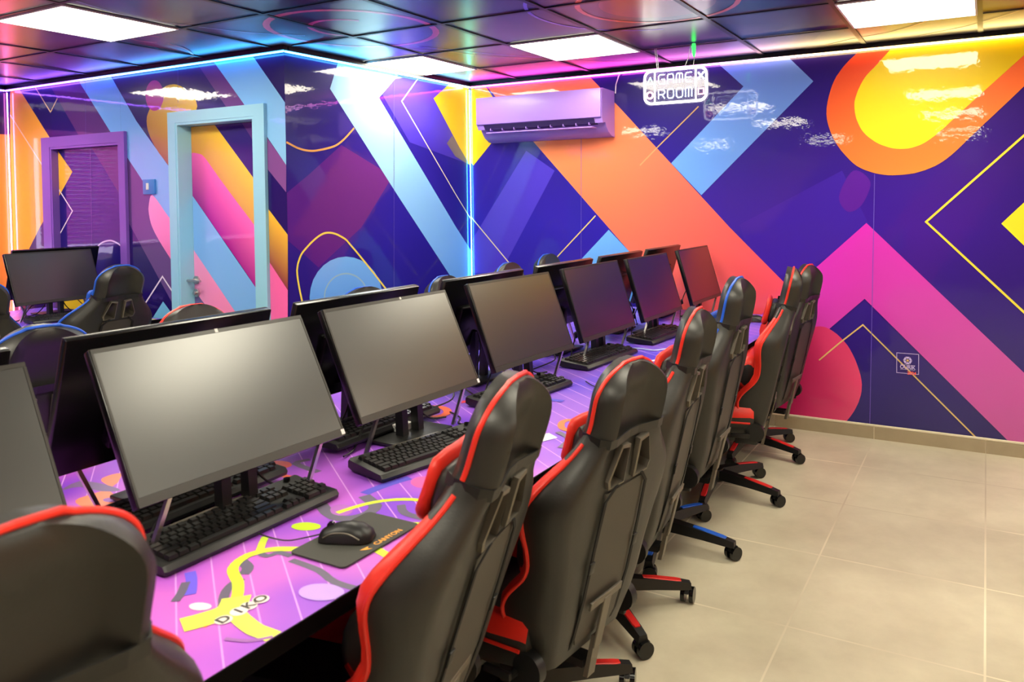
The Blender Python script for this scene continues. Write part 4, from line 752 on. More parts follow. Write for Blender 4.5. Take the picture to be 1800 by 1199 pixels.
# small logo on the mural
t = thing('wall_logo', 'small square white logo decal low on the mural at the right', 'logo', (2.637, AC_Y - 0.0068, 0.467))
M_LOGO = mat('pale_lilac_print', (206, 186, 246), 0.4); M_LOGOR = mat('red_print', (255, 96, 84), 0.4); M_LOGOG = mat('gold_print', (226, 186, 120), 0.4)
def flat(nm, polys, m, y=0.0):
    b = MB()
    for P in polys: b.prism(P, 'y', y, y + 0.0006)
    return b.build(nm, m, t, smooth=0)
q = 0.060; w_ = 0.003
flat('logo_outline', [[(-q, -q), (q, -q), (q, -q + w_), (-q, -q + w_)], [(-q, q - w_), (q, q - w_), (q, q), (-q, q)], [(-q, -q + w_), (-q + w_, -q + w_), (-q + w_, q - w_), (-q, q - w_)], [(q - w_, -q + w_), (q, -q + w_), (q, q - w_), (q - w_, q - w_)]], M_LOGO)
hexa = []
for k in range(6):
    a0, a1 = math.radians(60 * k + 4), math.radians(60 * k + 56)
    hexa.append([(0.024 * math.cos(a0), 0.018 + 0.024 * math.sin(a0)), (0.024 * math.cos(a1), 0.018 + 0.024 * math.sin(a1)), (0.012 * math.cos(a1), 0.018 + 0.012 * math.sin(a1)), (0.012 * math.cos(a0), 0.018 + 0.012 * math.sin(a0))])
flat('logo_emblem', hexa, M_LOGO)
flat('emblem_centre', [[(-0.006, 0.012), (0.006, 0.012), (0.006, 0.024), (-0.006, 0.024)]], M_LOGOG, -0.0003)
flat('logo_rule', [[(-0.04, -0.0095), (0.04, -0.0095), (0.04, -0.008), (-0.04, -0.008)]], M_LOGO); flat('logo_rule', [[(-0.04, -0.037), (0.04, -0.037), (0.04, -0.0355), (-0.04, -0.0355)]], M_LOGO)
RX = Matrix.Rotation(PI / 2, 4, 'X')
text_mesh('logo_lettering', 'OURIK', 0.030, M_LOGO, Matrix.Translation((0, 0.0, -0.0225)) @ RX, t, 0.0003, 0.0006, 0.9)
text_mesh('logo_date', '2024', 0.024, M_LOGOR, Matrix.Translation((0.022, -0.0004, -0.056)) @ RX, t, 0.0003, 0.0008)

# ============================================================ DESKS
def desk(nm, label, x0, x1, y0, y1, entries, panels):
    cx_, cy_ = (x0 + x1) / 2, (y0 + y1) / 2
    t = thing(nm, label, 'desk', (cx_, cy_, 0), 0, 'long gaming desks')
    hx, hy = (x1 - x0) / 2, (y1 - y0) / 2
    top = MB(); top.box((0, 0, DZ - 0.0165), (2 * hx - 0.002, 2 * hy - 0.002, 0.031), 0, col=lin((160, 70, 200)))
    fr = (Vector((0, 0, DZ)), X3, Y3, Z3)
    ys = [-hy, -hy * 0.3, hy * 0.2, hy]
    grid_base(top, [-hx, 0, hx], ys, [[(205, 96, 214), (205, 98, 214), (232, 124, 226)], [(190, 90, 216), (196, 92, 216), (228, 120, 226)], [(132, 88, 220), (136, 90, 220), (150, 100, 228)], [(112, 86, 222), (120, 90, 224), (124, 96, 230)]], fr)  # pinker front column: partly film print, partly light sheen painted in
    ent = []
    for e in entries:
        sh = lambda P: [(p[0] - cx_, p[1] - cy_) for p in P]
        if e[0] == 'p': ent.append((e[0], sh(e[1])) + tuple(e[2:4]) + ((sh([e[4]])[0], sh([e[5]])[0]) if len(e) > 4 else ()))
        else: ent.append((e[0], sh(e[1]), e[2], e[3]))
    decals(top, clip_entries(ent, -hx + 0.001, hx - 0.001, -hy + 0.001, hy - 0.001), fr, start=0.0001, step=0.00004, mi=1)
    top.build('desk_top', [M_DESK, M_DECAL], t, smooth=0, attr=True)
    e = MB()
    for (xa, xb, ya, yb) in ((-hx - 0.004, -hx, -hy, hy), (hx, hx + 0.004, -hy, hy), (-hx - 0.004, hx + 0.004, -hy - 0.004, -hy), (-hx - 0.004, hx + 0.004, hy, hy + 0.004)):
        e.box(((xa + xb) / 2, (ya + yb) / 2, DZ - 0.0165), (xb - xa, yb - ya, 0.034))
    e.build('edge_band', M_SKIRT, t, smooth=0)
    for yp in panels:
        p = MB(); fr2 = (Vector((0, yp - cy_ - 0.011, 0)), X3, Z3, -Y3)
        p.box((0, yp - cy_, (DZ - 0.033) / 2), (2 * hx - 0.44, 0.020, DZ - 0.035), col=lin((120, 96, 150)))
        decals(p, [('p', [(0.05, 0.02), (0.2, 0.02), (0.42, 0.6), (0.42, 0.68), (0.35, 0.68)], (196, 190, 208)), ('p', [(0.24, 0.02), (0.32, 0.02), (0.42, 0.3), (0.42, 0.5)], (206, 150, 120)), ('p', [(-0.42, 0.02), (-0.3, 0.02), (0.1, 0.68), (-0.1, 0.68)], (88, 70, 140)), ('p', [(-0.1, 0.02), (0.02, 0.02), (0.3, 0.68), (0.2, 0.68)], (150, 90, 190))], fr2)
        p.build('leg_panel', M_DECAL, t, smooth=0, attr=True)
    p = MB(); p.box((0, 0, (0.28 + DZ - 0.033) / 2), (0.018, 2 * hy - 0.1, DZ - 0.033 - 0.28), col=lin((96, 70, 150))); p.build('modesty_panel', M_DECAL, t, smooth=0, attr=True)
    return t
DESK_A = (0.70, 2.012, -5.35, 0.40)
d1 = desk('gaming_desk', 'long purple printed desk with black edge running towards the air conditioner wall', *DESK_A, PRINT_DESK, (-5.2, -3.02, -1.62, 0.30))
# dark lettering stickers lying in the film near the front edge
M_STK = mat('white_sticker', (246, 236, 232), 0.5); M_INK = mat('dark_ink', (70, 64, 60), 0.5)
lx, ly = (DESK_A[0] + DESK_A[1]) / 2, (DESK_A[2] + DESK_A[3]) / 2
for ch_, y in (('D', -3.536), ('I', -3.505), ('K', -3.484), ('O', -3.458)):
    b = MB(); b.prism([(1.893 - lx + 0.0155 * math.cos(2 * PI * k / 18), y - ly + 0.0145 * math.sin(2 * PI * k / 18)) for k in range(18)], 'z', DZ + 0.0016, DZ + 0.0019 + 0.00005 * (ord(ch_) % 4)); b.build('sticker_halo', M_STK, d1)
    text_mesh('sticker_letter', ch_, 0.030, M_INK, Matrix.Translation((1.893 - lx, y - ly, DZ + 0.0024)) @ Matrix.Rotation(PI / 2, 4, 'Z'), d1, 0.0002, 0.0006)
gen = random.Random(3); PR2 = []
for k in range(26):
    x, y = gen.uniform(-2.7, -1.6), gen.uniform(-5.0, -1.4); a = gen.uniform(0, 6.3)
    pts = catmull([(x + 0.12 * q_ * math.cos(a + 0.5 * q_), y + 0.12 * q_ * math.sin(a + 0.5 * q_)) for q_ in range(4)], 4)
    PR2.append(('l', [tuple(p) for p in pts], gen.choice((0.02, 0.03, 0.045)), gen.choice([(222, 250, 72), (112, 104, 128), (255, 130, 80), (120, 100, 245), (240, 240, 255)])))
PR2 += [('l', [tuple(p) for p in catmull([(-1.51, -1.38), (-1.62, -1.46), (-1.56, -1.56), (-1.66, -1.66)], 4)], 0.03, (222, 250, 72)), ('p', ring2(-1.72, -2.02, 0.10, 0.05)[:-1], (236, 236, 255)), ('p', ring2(-1.66, -2.3, 0.12, 0.08)[:-1], (255, 215, 60))]
DESK_B = (-2.80, -1.50, -5.2, -1.345)
desk('gaming_desk', 'long purple printed desk at the left, ending in front of the purple door', *DESK_B, PR2, (-5.0, -3.2, -1.46))

# ============================================================ MONITORS
def monitor_proto():
    t = thing('computer_monitor', 'monitor', 'monitor', group='desk monitors')
    W, Hm = 0.548, 0.336
    # panel frame: u across (y), v up the panel, n towards the viewer
    T = None                       # x = out of the screen, z = up the panel, from its lower edge
    b = MB(); b.box((-0.011, 0, Hm / 2), (0.022, W, Hm), T=T, bev=0.004)
    b.box((-0.031, 0, Hm * 0.40), (0.026, W * 0.56, Hm * 0.52), T=T, bev=0.010); b.build('housing', M_HOUSE, t)
    z = MB()
    for (y, zc, dy, dz) in ((0, 0.0095, W - 0.006, 0.019), (0, Hm - 0.006, W - 0.006, 0.009), (W / 2 - 0.005, Hm / 2 + 0.004, 0.005, Hm - 0.030), (-W / 2 + 0.005, Hm / 2 + 0.004, 0.005, Hm - 0.030)): z.box((0.0008, y, zc), (0.0022, dy, dz), T=T)
    z.build('bezel', M_BEZEL, t, smooth=0)
    s = MB(); s.box((0.0004, 0, Hm / 2 + 0.0045), (0.0012, W - 0.016, Hm - 0.030), T=T); s.build('screen', M_SCREEN, t, smooth=0)
    n = MB()
    for y in (-0.035, 0.035): n.loft([[(-0.030, y - 0.012, 0.012), (0.0, y - 0.012, 0.012), (0.0, y + 0.012, 0.012), (-0.030, y + 0.012, 0.012)], [(-0.035, y - 0.012, 0.20), (-0.012, y - 0.012, 0.20), (-0.012, y + 0.012, 0.20), (-0.035, y + 0.012, 0.20)]])
    n.build('stand_neck', M_BLACK, t, smooth=0)
    p = MB(); p.box((-0.015, 0, 0.0065), (0.145, 0.235, 0.011), bev=0.004); p.build('stand_base', M_BLACK, t)
    for y in (-0.20, 0.20):
        l = MB(); l.loft([[(0.034, y - 0.005, 0.1), (0.044, y - 0.005, 0.1), (0.044, y + 0.005, 0.1), (0.034, y + 0.005, 0.1)], [(0.020, y - 0.044, 0.0), (0.030, y - 0.044, 0.0), (0.030, y - 0.034, 0.0), (0.020, y - 0.034, 0.0)]]); l.build('prop_leg', M_CHROME, t, smooth=0)
    c = MB(); c.tube(catmull([(-0.05, 0.05, 0.20), (-0.075, 0.07, 0.14), (-0.07, 0.10, 0.06), (-0.06, 0.15, 0.012), (-0.035, 0.20, 0.006)], 5), 0.0032, 6); c.build('power_cable', M_BLACK, t)
    c = MB(); c.tube(catmull([(-0.05, -0.06, 0.19), (-0.08, -0.08, 0.12), (-0.075, -0.14, 0.05), (-0.06, -0.19, 0.006), (-0.04, -0.25, 0.005)], 5), 0.003, 6); c.build('video_cable', M_BLACK, t)
    c = MB(); c.box((0, 0, 0.012), (0.010, 0.014, 0.030), bev=0.002, T=Matrix.Translation((-0.078, -0.10, 0.085)) @ Matrix.Rotation(0.5, 4, 'X')); c.build('cable_plug', M_BLACK, t)
    return t
mp = monitor_proto()
PM = {}
PANEL = ('housing', 'bezel', 'screen', 'bezel_mark')
def put_monitor(first, x, y, rz, zb, tilt, label, group):
    """x, y, zb: middle of the lower edge of the panel, which leans back by tilt"""
    c, s_ = math.cos(rz), math.sin(rz)
    o = place(mp, first, (x - 0.052 * c, y - 0.052 * s_, DZ + 0.0022), rz, label, group)
    for k in KIDS[o.name]:
        if k.name.split('.')[0] in PANEL: k.matrix_local = Matrix.Translation((0.052, 0, zb - DZ)) @ Matrix.Rotation(-tilt, 4, 'Y')
    for k in KIDS[o.name]:
        if k.name.startswith('prop_leg'): k.scale = (1, 1, (zb - DZ - 0.0015) / 0.1)
    PM[o.name] = Matrix.Translation((0.052, 0, zb - DZ)) @ Matrix.Rotation(-tilt, 4, 'Y')
    return o
GFM = 'monitors of the front row of the long desk'; GBM = 'monitors of the back row of the long desk'; GLM = 'monitors of the left desk'
FRONT = [(1.600, -3.890, -0.02, 0.842, 0.485, 'monitor cut off by the left photo edge, nearest the camera on the long desk'),
         (1.603, -3.222, -0.021, 0.842, 0.485, 'large near monitor with a bright reflection, above the keyboard beside the mouse pad'),
         (1.564, -2.566, -0.02, 0.832, 0.437, 'monitor with a brown reflection, second after the near bright one on the long desk'),
         (1.523, -1.835, -0.05, 0.823, 0.375, 'grey green monitor behind the tallest near chair, third after the near bright one'),
         (1.514, -1.146, -0.02, 0.816, 0.305, 'dark plum monitor in the middle of the long desk, fourth after the near bright one'),
         (1.522, -0.485, -0.01, 0.812, 0.295, 'dark violet monitor, last but one of the front row, before the coral stripe'),
         (1.548, 0.180, 0.0, 0.818, 0.287, 'monitor with a dark red reflection, last of the front row by the coral stripe')]
for k, a in enumerate(FRONT): put_monitor(k == 0, *a, GFM)
BACKR = [(-3.84, 'back of a monitor behind the leftmost cut off monitor'), (-3.185, 'black back of the monitor behind the large near bright monitor'), (-2.545, 'black back of the monitor behind the brown reflecting monitor'),
         (-1.845, 'black back of the monitor behind the grey green monitor'), (-1.175, 'black back of the monitor behind the dark plum monitor'), (-0.53, 'black back of the monitor behind the dark violet monitor'), (0.10, 'dark red tinted back of the monitor behind the last front monitor')]
for y, lb in BACKR: put_monitor(False, 1.185, y, PI, 0.826, 0.30, lb, GBM)
put_monitor(False, -2.13, -1.60, 0.06, 0.826, 0.34, 'black screened monitor on the left desk in front of the purple door', GLM)
put_monitor(False, -2.13, -2.29, 0.04, 0.826, 0.34, 'black screened monitor on the left desk cut off by the photo edge', GLM)
put_monitor(False, -2.46, -1.50, PI, 0.836, 0.30, 'back of the monitor behind the one before the purple door', GLM)
put_monitor(False, -2.46, -2.18, PI, 0.836, 0.30, 'back of the monitor behind the cut off one on the left desk', GLM)
# white corner sticker and small white dot at the top of two bezels
for par, spots in ((bpy.data.objects['computer_monitor.001'], [(0.266, 0.010, 0.011), (0.018, 0.3305, 0.0075)]), (bpy.data.objects['computer_monitor.002'], [(0.266, 0.010, 0.011), (0.045, 0.3305, 0.0065)])):
    TM = PM[par.name]
    for (y, z, sz) in spots:
        b = MB(); b.box((0.0023, y, z), (0.0008, sz, sz * 1.2)); b.build('bezel_mark', M_WHITE, par, smooth=0).matrix_local = TM

# ============================================================ KEYBOARDS AND MICE
ROWS = [(0.0, [1, -1, 1, 1, 1, 1, -.5, 1, 1, 1, 1, -.5, 1, 1, 1, 1, -.5, 1, 1, 1]),
        (1.25, [1] * 13 + [2, -.5, 1, 1, 1, -.5, 1, 1, 1, 1]), (2.25, [1.5] + [1] * 12 + [1.5, -.5, 1, 1, 1, -.5, 1, 1, 1, 1]),
        (3.25, [1.75] + [1] * 11 + [2.25, -4, 1, 1, 1]), (4.25, [2.25] + [1] * 10 + [2.75, -1.5, 1, -1.5, 1, 1, 1, 1]),
        (5.25, [1.25] * 3 + [6.25] + [1.25] * 4 + [-.5, 1, 1, 1, -.5, 2, 1])]
KU = 0.0187; KL, KD = 0.444, 0.152
def key_shape(b, w, T):
    x = KU * 0.94 / 2; y = (w * KU - KU * 0.06) / 2
    b.loft([[(-x, -y, 0), (x, -y, 0), (x, y, 0), (-x, y, 0)], [(-x * .78 + .001, -y + .0022, .0085), (x * .72, -y + .0022, .0080), (x * .72, y - .0022, .0080), (-x * .78 + .001, y - .0022, .0085)]], T=T)
def key_spots():
    tilt = math.radians(4.5)
    for r, row in ROWS:
        u = 0
        for w in row:
            if w < 0: u -= w; continue
            y = -KL / 2 + 0.012 + (u + w / 2) * KU; x = KD / 2 - 0.024 - (5.25 - r) * KU
            z = 0.0205 + (KD / 2 - x) * math.tan(tilt)
            yield w, Matrix.Translation((x, y, z)) @ Matrix.Rotation(tilt, 4, 'Y')
            u += w
def keyboard(single):
    t = thing('keyboard', '', 'keyboard')
    b = MB(); hx, hy = KD / 2, KL / 2
    P = [(hx, 0.002), (hx + 0.002, 0.010), (hx - 0.006, 0.020), (-hx + 0.022, 0.031), (-hx + 0.006, 0.034), (-hx, 0.028), (-hx, 0.010), (-hx + 0.02, 0.003)]
    def ring_(y, k): return [(p[0] * k, y, p[1] * (1 if k == 1 else 0.9) + (0 if k == 1 else 0.001)) for p in P]
    b.loft([ring_(-hy - 0.006, 0.95), ring_(-hy, 1), ring_(hy, 1), ring_(hy + 0.006, 0.95)]); b.build('keyboard_case', M_BLACK, t)
    if single:
        shapes = {}
        for w, T in key_spots():
            if w not in shapes:
                kb = MB(); key_shape(kb, w, None); o = kb.build('key', M_KEY, t, smooth=0); shapes[w] = o
            else:
                o = shapes[w].copy(); COL.objects.link(o); o.parent = t; KIDS[t.name].append(o)
            o.matrix_local = T
    else:
        kb = MB()
        for w, T in key_spots(): key_shape(kb, w, T)
        o = kb.build('key_rows', M_KEY, t, smooth=0); o['kind'] = 'stuff'
    w = MB(); w.cyl((-hx + 0.018, hy - 0.035, 0.030), (-hx + 0.018, hy - 0.035, 0.039), 0.008, n=14); w.build('volume_dial', M_BLACK_GLOSS, t)
    s = MB(); s.box((-hx + 0.012, -0.02, 0.0335), (0.010, 0.20, 0.002), T=Matrix.Identity(4)); s.build('top_strip', M_GREYM, t, smooth=0)
    c = MB(); c.tube(catmull([(-hx + 0.006, 0.03, 0.016), (-hx - 0.03, 0.035, 0.006), (-hx - 0.06, 0.02, 0.004), (-hx - 0.09, 0.03, 0.004)], 4), 0.0018, 6); c.build('keyboard_cable', M_BLACK, t)
    return t
kp = keyboard(True); kq = keyboard(False); DK = DZ + 0.0022
place(kp, True, (1.592, -3.262, DK), 0.0, 'near black keyboard in front of the bright near monitor, left of the mouse', 'keyboards with separate black keys')
place(kp, False, (1.668, -2.676, DK), -0.20, 'black keyboard turned askew in front of the brown reflecting monitor', 'keyboards with separate black keys')
place(kp, False, (1.520, -1.285, DK), -0.07, 'black keyboard on the desk before the dark plum monitor', 'keyboards with separate black keys')
place(kq, True, (1.540, -1.985, DK), -0.10, 'black keyboard half hidden by the tallest near chair, under the grey green monitor', 'keyboards further along the desks')
place(kq, False, (1.545, -0.630, DK), -0.06, 'black keyboard under the dark violet monitor', 'keyboards further along the desks')
place(kq, False, (1.392, -3.235, DK + 0.0128), 0.03, 'black keyboard lying behind the stand of the bright near monitor', 'keyboards further along the desks')
place(kq, False, (1.372, -2.58, DK + 0.0128), -0.02, 'black keyboard lying behind the stand of the brown reflecting monitor', 'keyboards further along the desks')
place(kq, False, (-2.015, -1.62, DK), -0.12, 'black keyboard on the left desk before the black screened monitor', 'keyboards further along the desks')
kl = KIDS[kq.name]
def mouse():
    t = thing('computer_mouse', '', 'mouse')
    secs = [(-0.058, .012, .010), (-0.054, .024, .020), (-0.04, .029, .029), (-0.015, .030, .036), (0.012, .031, .039), (0.034, .031, .034), (0.050, .026, .024), (0.058, .014, .012)]
    R = []
    for x, hw, hh in secs:
        R.append([(x, hw * math.cos(a) * (1.0 if math.sin(a) > -0.2 else 0.93), 0.003 + max(0.0, math.sin(a)) ** 0.85 * (hh - 0.003)) for a in [2 * PI * k / 18 for k in range(18)]])
    b = MB(); b.loft(R); b.build('mouse_body', M_BLACK, t, smooth=60)
    w = MB(); w.cyl((-0.034, -0.0035, 0.029), (-0.034, 0.0035, 0.029), 0.0085, n=14); w.build('scroll_wheel', M_BLACK_GLOSS, t)
    g = MB()
    for s in (-1, 1): g.tube(catmull([(-0.042, s * 0.0285, 0.014), (-0.02, s * 0.0300, 0.024), (0.012, s * 0.0305, 0.024), (0.036, s * 0.0300, 0.012)], 5), 0.0018, 6)
    g.build('side_trim', M_GREYM, t)
    c = MB(); c.tube(catmull([(-0.056, 0, 0.010), (-0.085, -0.004, 0.004), (-0.12, -0.02, 0.003), (-0.16, -0.01, 0.003), (-0.2, 0.01, 0.003)], 5), 0.0017, 6); c.build('mouse_cable', M_BLACK, t)
    return t
t = thing('mouse_pad', 'grey mouse pad with orange lettering near the front edge of the long desk', 'mouse pad', (1.869, -3.188, DK))
b = MB(); b.prism(rrect(0.150, 0.232, 0.012), 'z', 0.0002, 0.0030); b.build('pad_cloth', M_PAD, t)
text_mesh('pad_lettering', 'CANYON', 0.019, M_ORANGE, Matrix.Translation((0.058, 0.032, 0.0032)) @ Matrix.Rotation(PI / 2, 4, 'Z'), t, 0.0002, 0.0005)
b = MB(); b.prism([(0.050, -0.045), (0.063, -0.033), (0.066, -0.025), (0.058, -0.03), (0.052, -0.022)], 'z', 0.0030, 0.0034); b.build('pad_emblem', M_ORANGE, t, smooth=0)
ms = mouse()
place(ms, True, (1.858, -3.205, DK + 0.0030), 0.42, 'near black mouse lying on the grey mouse pad'); ms['group'] = 'black computer mice'
place(ms, False, (1.852, 0.10, DK), 0.3, 'black mouse at the far end of the long desk, beside the blue chair', 'black computer mice')
place(ms, False, (1.80, -2.48, DK), 0.1, 'black mouse beside the askew keyboard, behind the tall near chair', 'black computer mice')
# small white box and loose cables on the desk
tag(MB().box((0, 0, 0.016), (0.05, 0.06, 0.032), bev=0.004).build('power_adapter', M_WHITE), 'small white power adapter behind the askew keyboard', 'adapter').location = (1.452, -2.555, DK)
M_CABLE = mat('black_cable_rubber', (14, 14, 15), 0.5); M_CABLEW = mat('pale_blue_cable', (190, 200, 250), 0.4)
def cable(label, pts, m, r=0.0028):
    return tag(MB().tube(catmull(pts, 6), r, 6).build('loose_cable', m), label, 'cable', 'loose cables on the long desk')
zc = DK + 0.003
cable('thin black cable curling behind the askew keyboard', [(1.45, -2.30, zc), (1.52, -2.34, zc), (1.56, -2.40, zc), (1.60, -2.36, zc), (1.56, -2.28, zc)], M_CABLE)
cable('black cable bundle between the brown and the grey green monitors', [(1.36, -2.32, zc), (1.40, -2.22, zc + 0.02), (1.36, -2.16, zc + 0.06), (1.41, -2.12, zc + 0.02), (1.37, -2.06, zc)], M_CABLE)
cable('pale cable on the desk before the keyboard of the dark plum monitor', [(1.50, -1.02, zc), (1.58, -0.98, zc), (1.66, -0.99, zc), (1.70, -0.93, zc)], M_CABLEW, 0.004)
cable('black cable loop between the grey green and the dark plum monitors', [(1.36, -1.60, zc), (1.42, -1.52, zc + 0.03), (1.38, -1.46, zc + 0.05), (1.42, -1.40, zc)], M_CABLE)
cable('thin black cable running to the keyboard behind the tall near chair', [(1.66, -1.70, zc), (1.74, -1.76, zc), (1.80, -1.70, zc), (1.88, -1.74, zc)], M_CABLE, 0.002)
# computer towers under the desk
def tower():
    t = thing('computer_tower', '', 'computer', group='computers under the long desk')
    b = MB(); b.box((0, 0, 0.215), (0.40, 0.19, 0.41), bev=0.006); b.build('tower_case', M_BLACK, t)
    f = MB(); f.box((0.205, 0, 0.215), (0.012, 0.184, 0.40), bev=0.004); f.build('front_panel', M_BLACK_GLOSS, t)
    for y in (-0.07, 0.07):
        for x in (-0.15, 0.15):
            q_ = MB(); q_.cyl((x, y, 0.001), (x, y, 0.014), 0.016, n=12); q_.build('rubber_foot', M_DARK, t)
    return t
tw = tower()
place(tw, True, (1.475, -2.58, 0.0), PI / 2, 'black computer tower under the desk, seen past the red seat of the tall near chair')
for y, lb in ((-1.98, 'black computer tower under the desk behind the low near chair'), (-1.07, 'black computer tower under the desk beyond the blue chair')):
    place(tw, False, (1.475, y, 0.0), PI / 2, lb)
# ============================================================ GAMING CHAIRS
def interp0(tab, s):
    for (a, va), (b, vb) in zip(tab[:-1], tab[1:]):
        if a <= s <= b: return va + (vb - va) * (s - a) / (b - a)
    return tab[-1][1] if s > tab[-1][0] else tab[0][1]
def interp(tab, s): return sum(interp0(tab, s + .028 * k / 3) for k in range(-3, 4)) / 7
HW = [(0.0, .180), (.05, .205), (.13, .226), (.22, .232), (.30, .246), (.38, .272), (.43, .278), (.48, .262), (.53, .212), (.58, .160), (.61, .141), (.69, .143)]
EDGE = [(0.0, .010), (.05, -.05), (.11, -.105), (.16, -.105), (.26, -.040), (.32, -.042), (.42, -.066), (.48, -.046), (.56, -.012), (.61, -.002), (.776, .0)]   # where the piped edge stands, forward of the back
TIP = [(0.0, .010), (.10, .022), (.26, .022), (.42, .031), (.50, .024), (.56, .018), (.776, .016)]
RC = [(0.0, .030), (.1, .042), (.45, .046), (.56, .040), (.63, .014), (.70, .014), (.752, .032), (.776, .02)]
RIM = [(0.0, .030), (.1, .040), (.45, .044), (.56, .046), (.62, .058), (.705, .058), (.752, .046), (.776, .02)]
HX, HZ, TILT = 0.205, 0.362, 0.244
def hw(s):
    return .143 * max(.02, 1 - ((s - .69) / .0872) ** 2) ** .5 if s > .69 else interp(HW, s)
TB = Matrix.Translation((HX, 0, HZ)) @ Matrix.Rotation(TILT, 4, 'Y')      # local z = up the back, local x = rearwards

def chair(accent, acc_plastic, label):
    t = thing('gaming_chair', label, 'chair')
    # ---- backrest shell
    ss = [0.0, .015, .04, .08, .12, .16, .20, .24, .28, .32, .36, .40, .43, .46, .49, .52, .55, .575, .60, .625, .65, .675, .70, .718, .734, .748, .759, .768, .776]
    ss = [v for v in ss if v < .69] + [.69 + .0865 * math.sin(PI / 2 * k / 12) for k in range(13)]
    rings = []
    for s in ss:
        h, rc, rim = hw(s), interp(RC, s), interp(RIM, s)
        ef = .30 + .70 * max(0.0, 1 - max(0.0, (s - .72) / .0566) ** 2) ** .5
        rc *= ef; rim *= ef
        ed, tp = interp(EDGE, s), interp(TIP, s)
        half = [(0, rc), (.34 * h, rc), (.60 * h, rc + (rim - rc) * .25), (.78 * h, rim), (.90 * h, rim - .008), (.975 * h, .30 * rim + .3 * ed), (h, ed), (.985 * h, ed - .65 * tp), (.93 * h, ed - tp), (.82 * h, -.030 + .55 * ed), (.64 * h, -.030 + .08 * ed), (.40 * h, -.028), (0, -.030)]
        r = [(n, y, s) for (y, n) in half] + [(n, -y, s) for (y, n) in reversed(half[1:-1])]
        rings.append(r)
    nh = 13; N = 24
    def mf(i, j):
        jj = j if j < 12 else 23 - j
        s = (ss[i] + ss[i + 1]) / 2
        if 6 <= jj <= 7 and .02 < s < .54 or jj == 8 and .02 < s < .50: return 1
        return 0
    b = MB(); b.loft(rings, T=TB, mfun=mf)
    back = b.build('backrest', [M_LEATHER, accent], t, smooth=50)
    # two openings through the back
    HOLES = []
    for sg in (-1, 1):
        HOLES.append([(sg * .028, .480), (sg * .028, .574), (sg * .064, .580), (sg * .098, .500), (sg * .090, .480)])
    cut = MB()
    for P in HOLES: cut.loft([[(-.2, p[0], p[1]) for p in P], [(.2, p[0], p[1]) for p in P]], T=TB)
    co = cut.build('cutter', M_DARK, None, smooth=0)
    md = back.modifiers.new('holes', 'BOOLEAN'); md.operation = 'DIFFERENCE'; md.object = co; md.solver = 'EXACT'
    dg = bpy.context.evaluated_depsgraph_get(); me = bpy.data.meshes.new_from_object(back.evaluated_get(dg))
    back.modifiers.clear(); back.data = me; me.name = 'backrest'; bpy.data.objects.remove(co)
    me.polygons.foreach_set('use_smooth', [True] * len(me.polygons)); me.set_sharp_from_angle(angle=math.radians(60))
    for P in HOLES:
        cx_ = sum(p[0] for p in P) / 5; cs = sum(p[1] for p in P) / 5
        Q = [(cx_ + (p[0] - cx_) * 1.15, cs + (p[1] - cs) * 1.11) for p in P]; Pi = [(cx_ + (p[0] - cx_) * .97, cs + (p[1] - cs) * .97) for p in P]
        z = MB(); z.loft([[(n, p[0], p[1]) for p in PP] for n, PP in ((.040, Q), (.053, Q), (.055, Pi), (-.045, Pi), (-.046, Q), (-.036, Q))], caps=False, T=TB)
        z.build('hole_bezel', M_GREYM, t, smooth=0)
    # ---- piping along both edges of the back
    for sg in (-1, 1):
        for (sa, sb) in ((0.02, 0.590), (0.616, 0.770)):
            pp = []
            k = 0; n_ = 34 if sa < .1 else 30
            for k in range(n_ + 1):
                s = sa + (sb - sa) * (math.sin(PI / 2 * k / n_) if sa > .5 else k / n_); h = hw(s)
                pp.append((interp(EDGE, s), sg * (h * 1.002 + .001), s))
            if sb > .7 and sg == 1: pp += [(.0, .045, .7765), (.0, 0, .7785)]
            if sb > .7 and sg == -1: pp += [(.0, -.045, .7765), (.0, 0, .7785)]
            q_ = MB(); q_.tube(pp, .0052, 8, T=TB); q_.build('piping', accent, t)
    # ---- rear cover panel, strap lines and buckles
    c = MB()
    def rear(s): return interp(RC, s)
    R = []
    for s in (.035, .06, .12, .2, .3, .40, .462):
        w = .098 if s > .05 else .085
        R.append([(rear(s) - .004, -w, s), (rear(s) + .0035, -w + .004, s), (rear(s) + .0035, w - .004, s), (rear(s) - .004, w, s)])
    c.loft(R, T=TB); c.build('back_cover', M_LEATHER_DULL, t, smooth=30)
    for sg in (-1, 1):
        st = MB(); pts = [(.055, sg * .060, .480), (.052, sg * .098, .445), (.0505, sg * .104, .32), (.048, sg * .104, .18), (.038, sg * .100, .06), (.024, sg * .096, .0)]
        rg = []
        for p in pts: rg.append([(p[0], p[1] - .006, p[2]), (p[0] + .003, p[1] - .006, p[2]), (p[0] + .003, p[1] + .006, p[2]), (p[0], p[1] + .006, p[2])])
        st.loft(rg, T=TB); st.build('back_strap', M_DARK, t, smooth=0)
        bk = MB(); bk.box((.054, sg * .104, .27), (.006, .022, .03), T=TB, bev=.002); bk.build('strap_buckle', M_BLACK, t)
    # ---- neck pillow with its strap
    def blob(mb, n0, n1, hy, s0, s1, wav=0.0, mi=0):
        nm, nr, sm, sr = (n0 + n1) / 2, (n1 - n0) / 2, (s0 + s1) / 2, (s1 - s0) / 2
        R = []
        for f, k in ((-1, .35), (-.97, .72), (-.86, .94), (-.5, 1), (0, .97), (.5, 1), (.86, .94), (.97, .72), (1, .35)):
            R.append([(nm + nr * k * math.copysign(abs(math.cos(a)) ** .7, math.cos(a)) + wav * math.sin(2.4 * a + 1), f * hy, sm + sr * k * math.copysign(abs(math.sin(a)) ** .7, math.sin(a))) for a in [2 * PI * m / 20 for m in range(20)]])
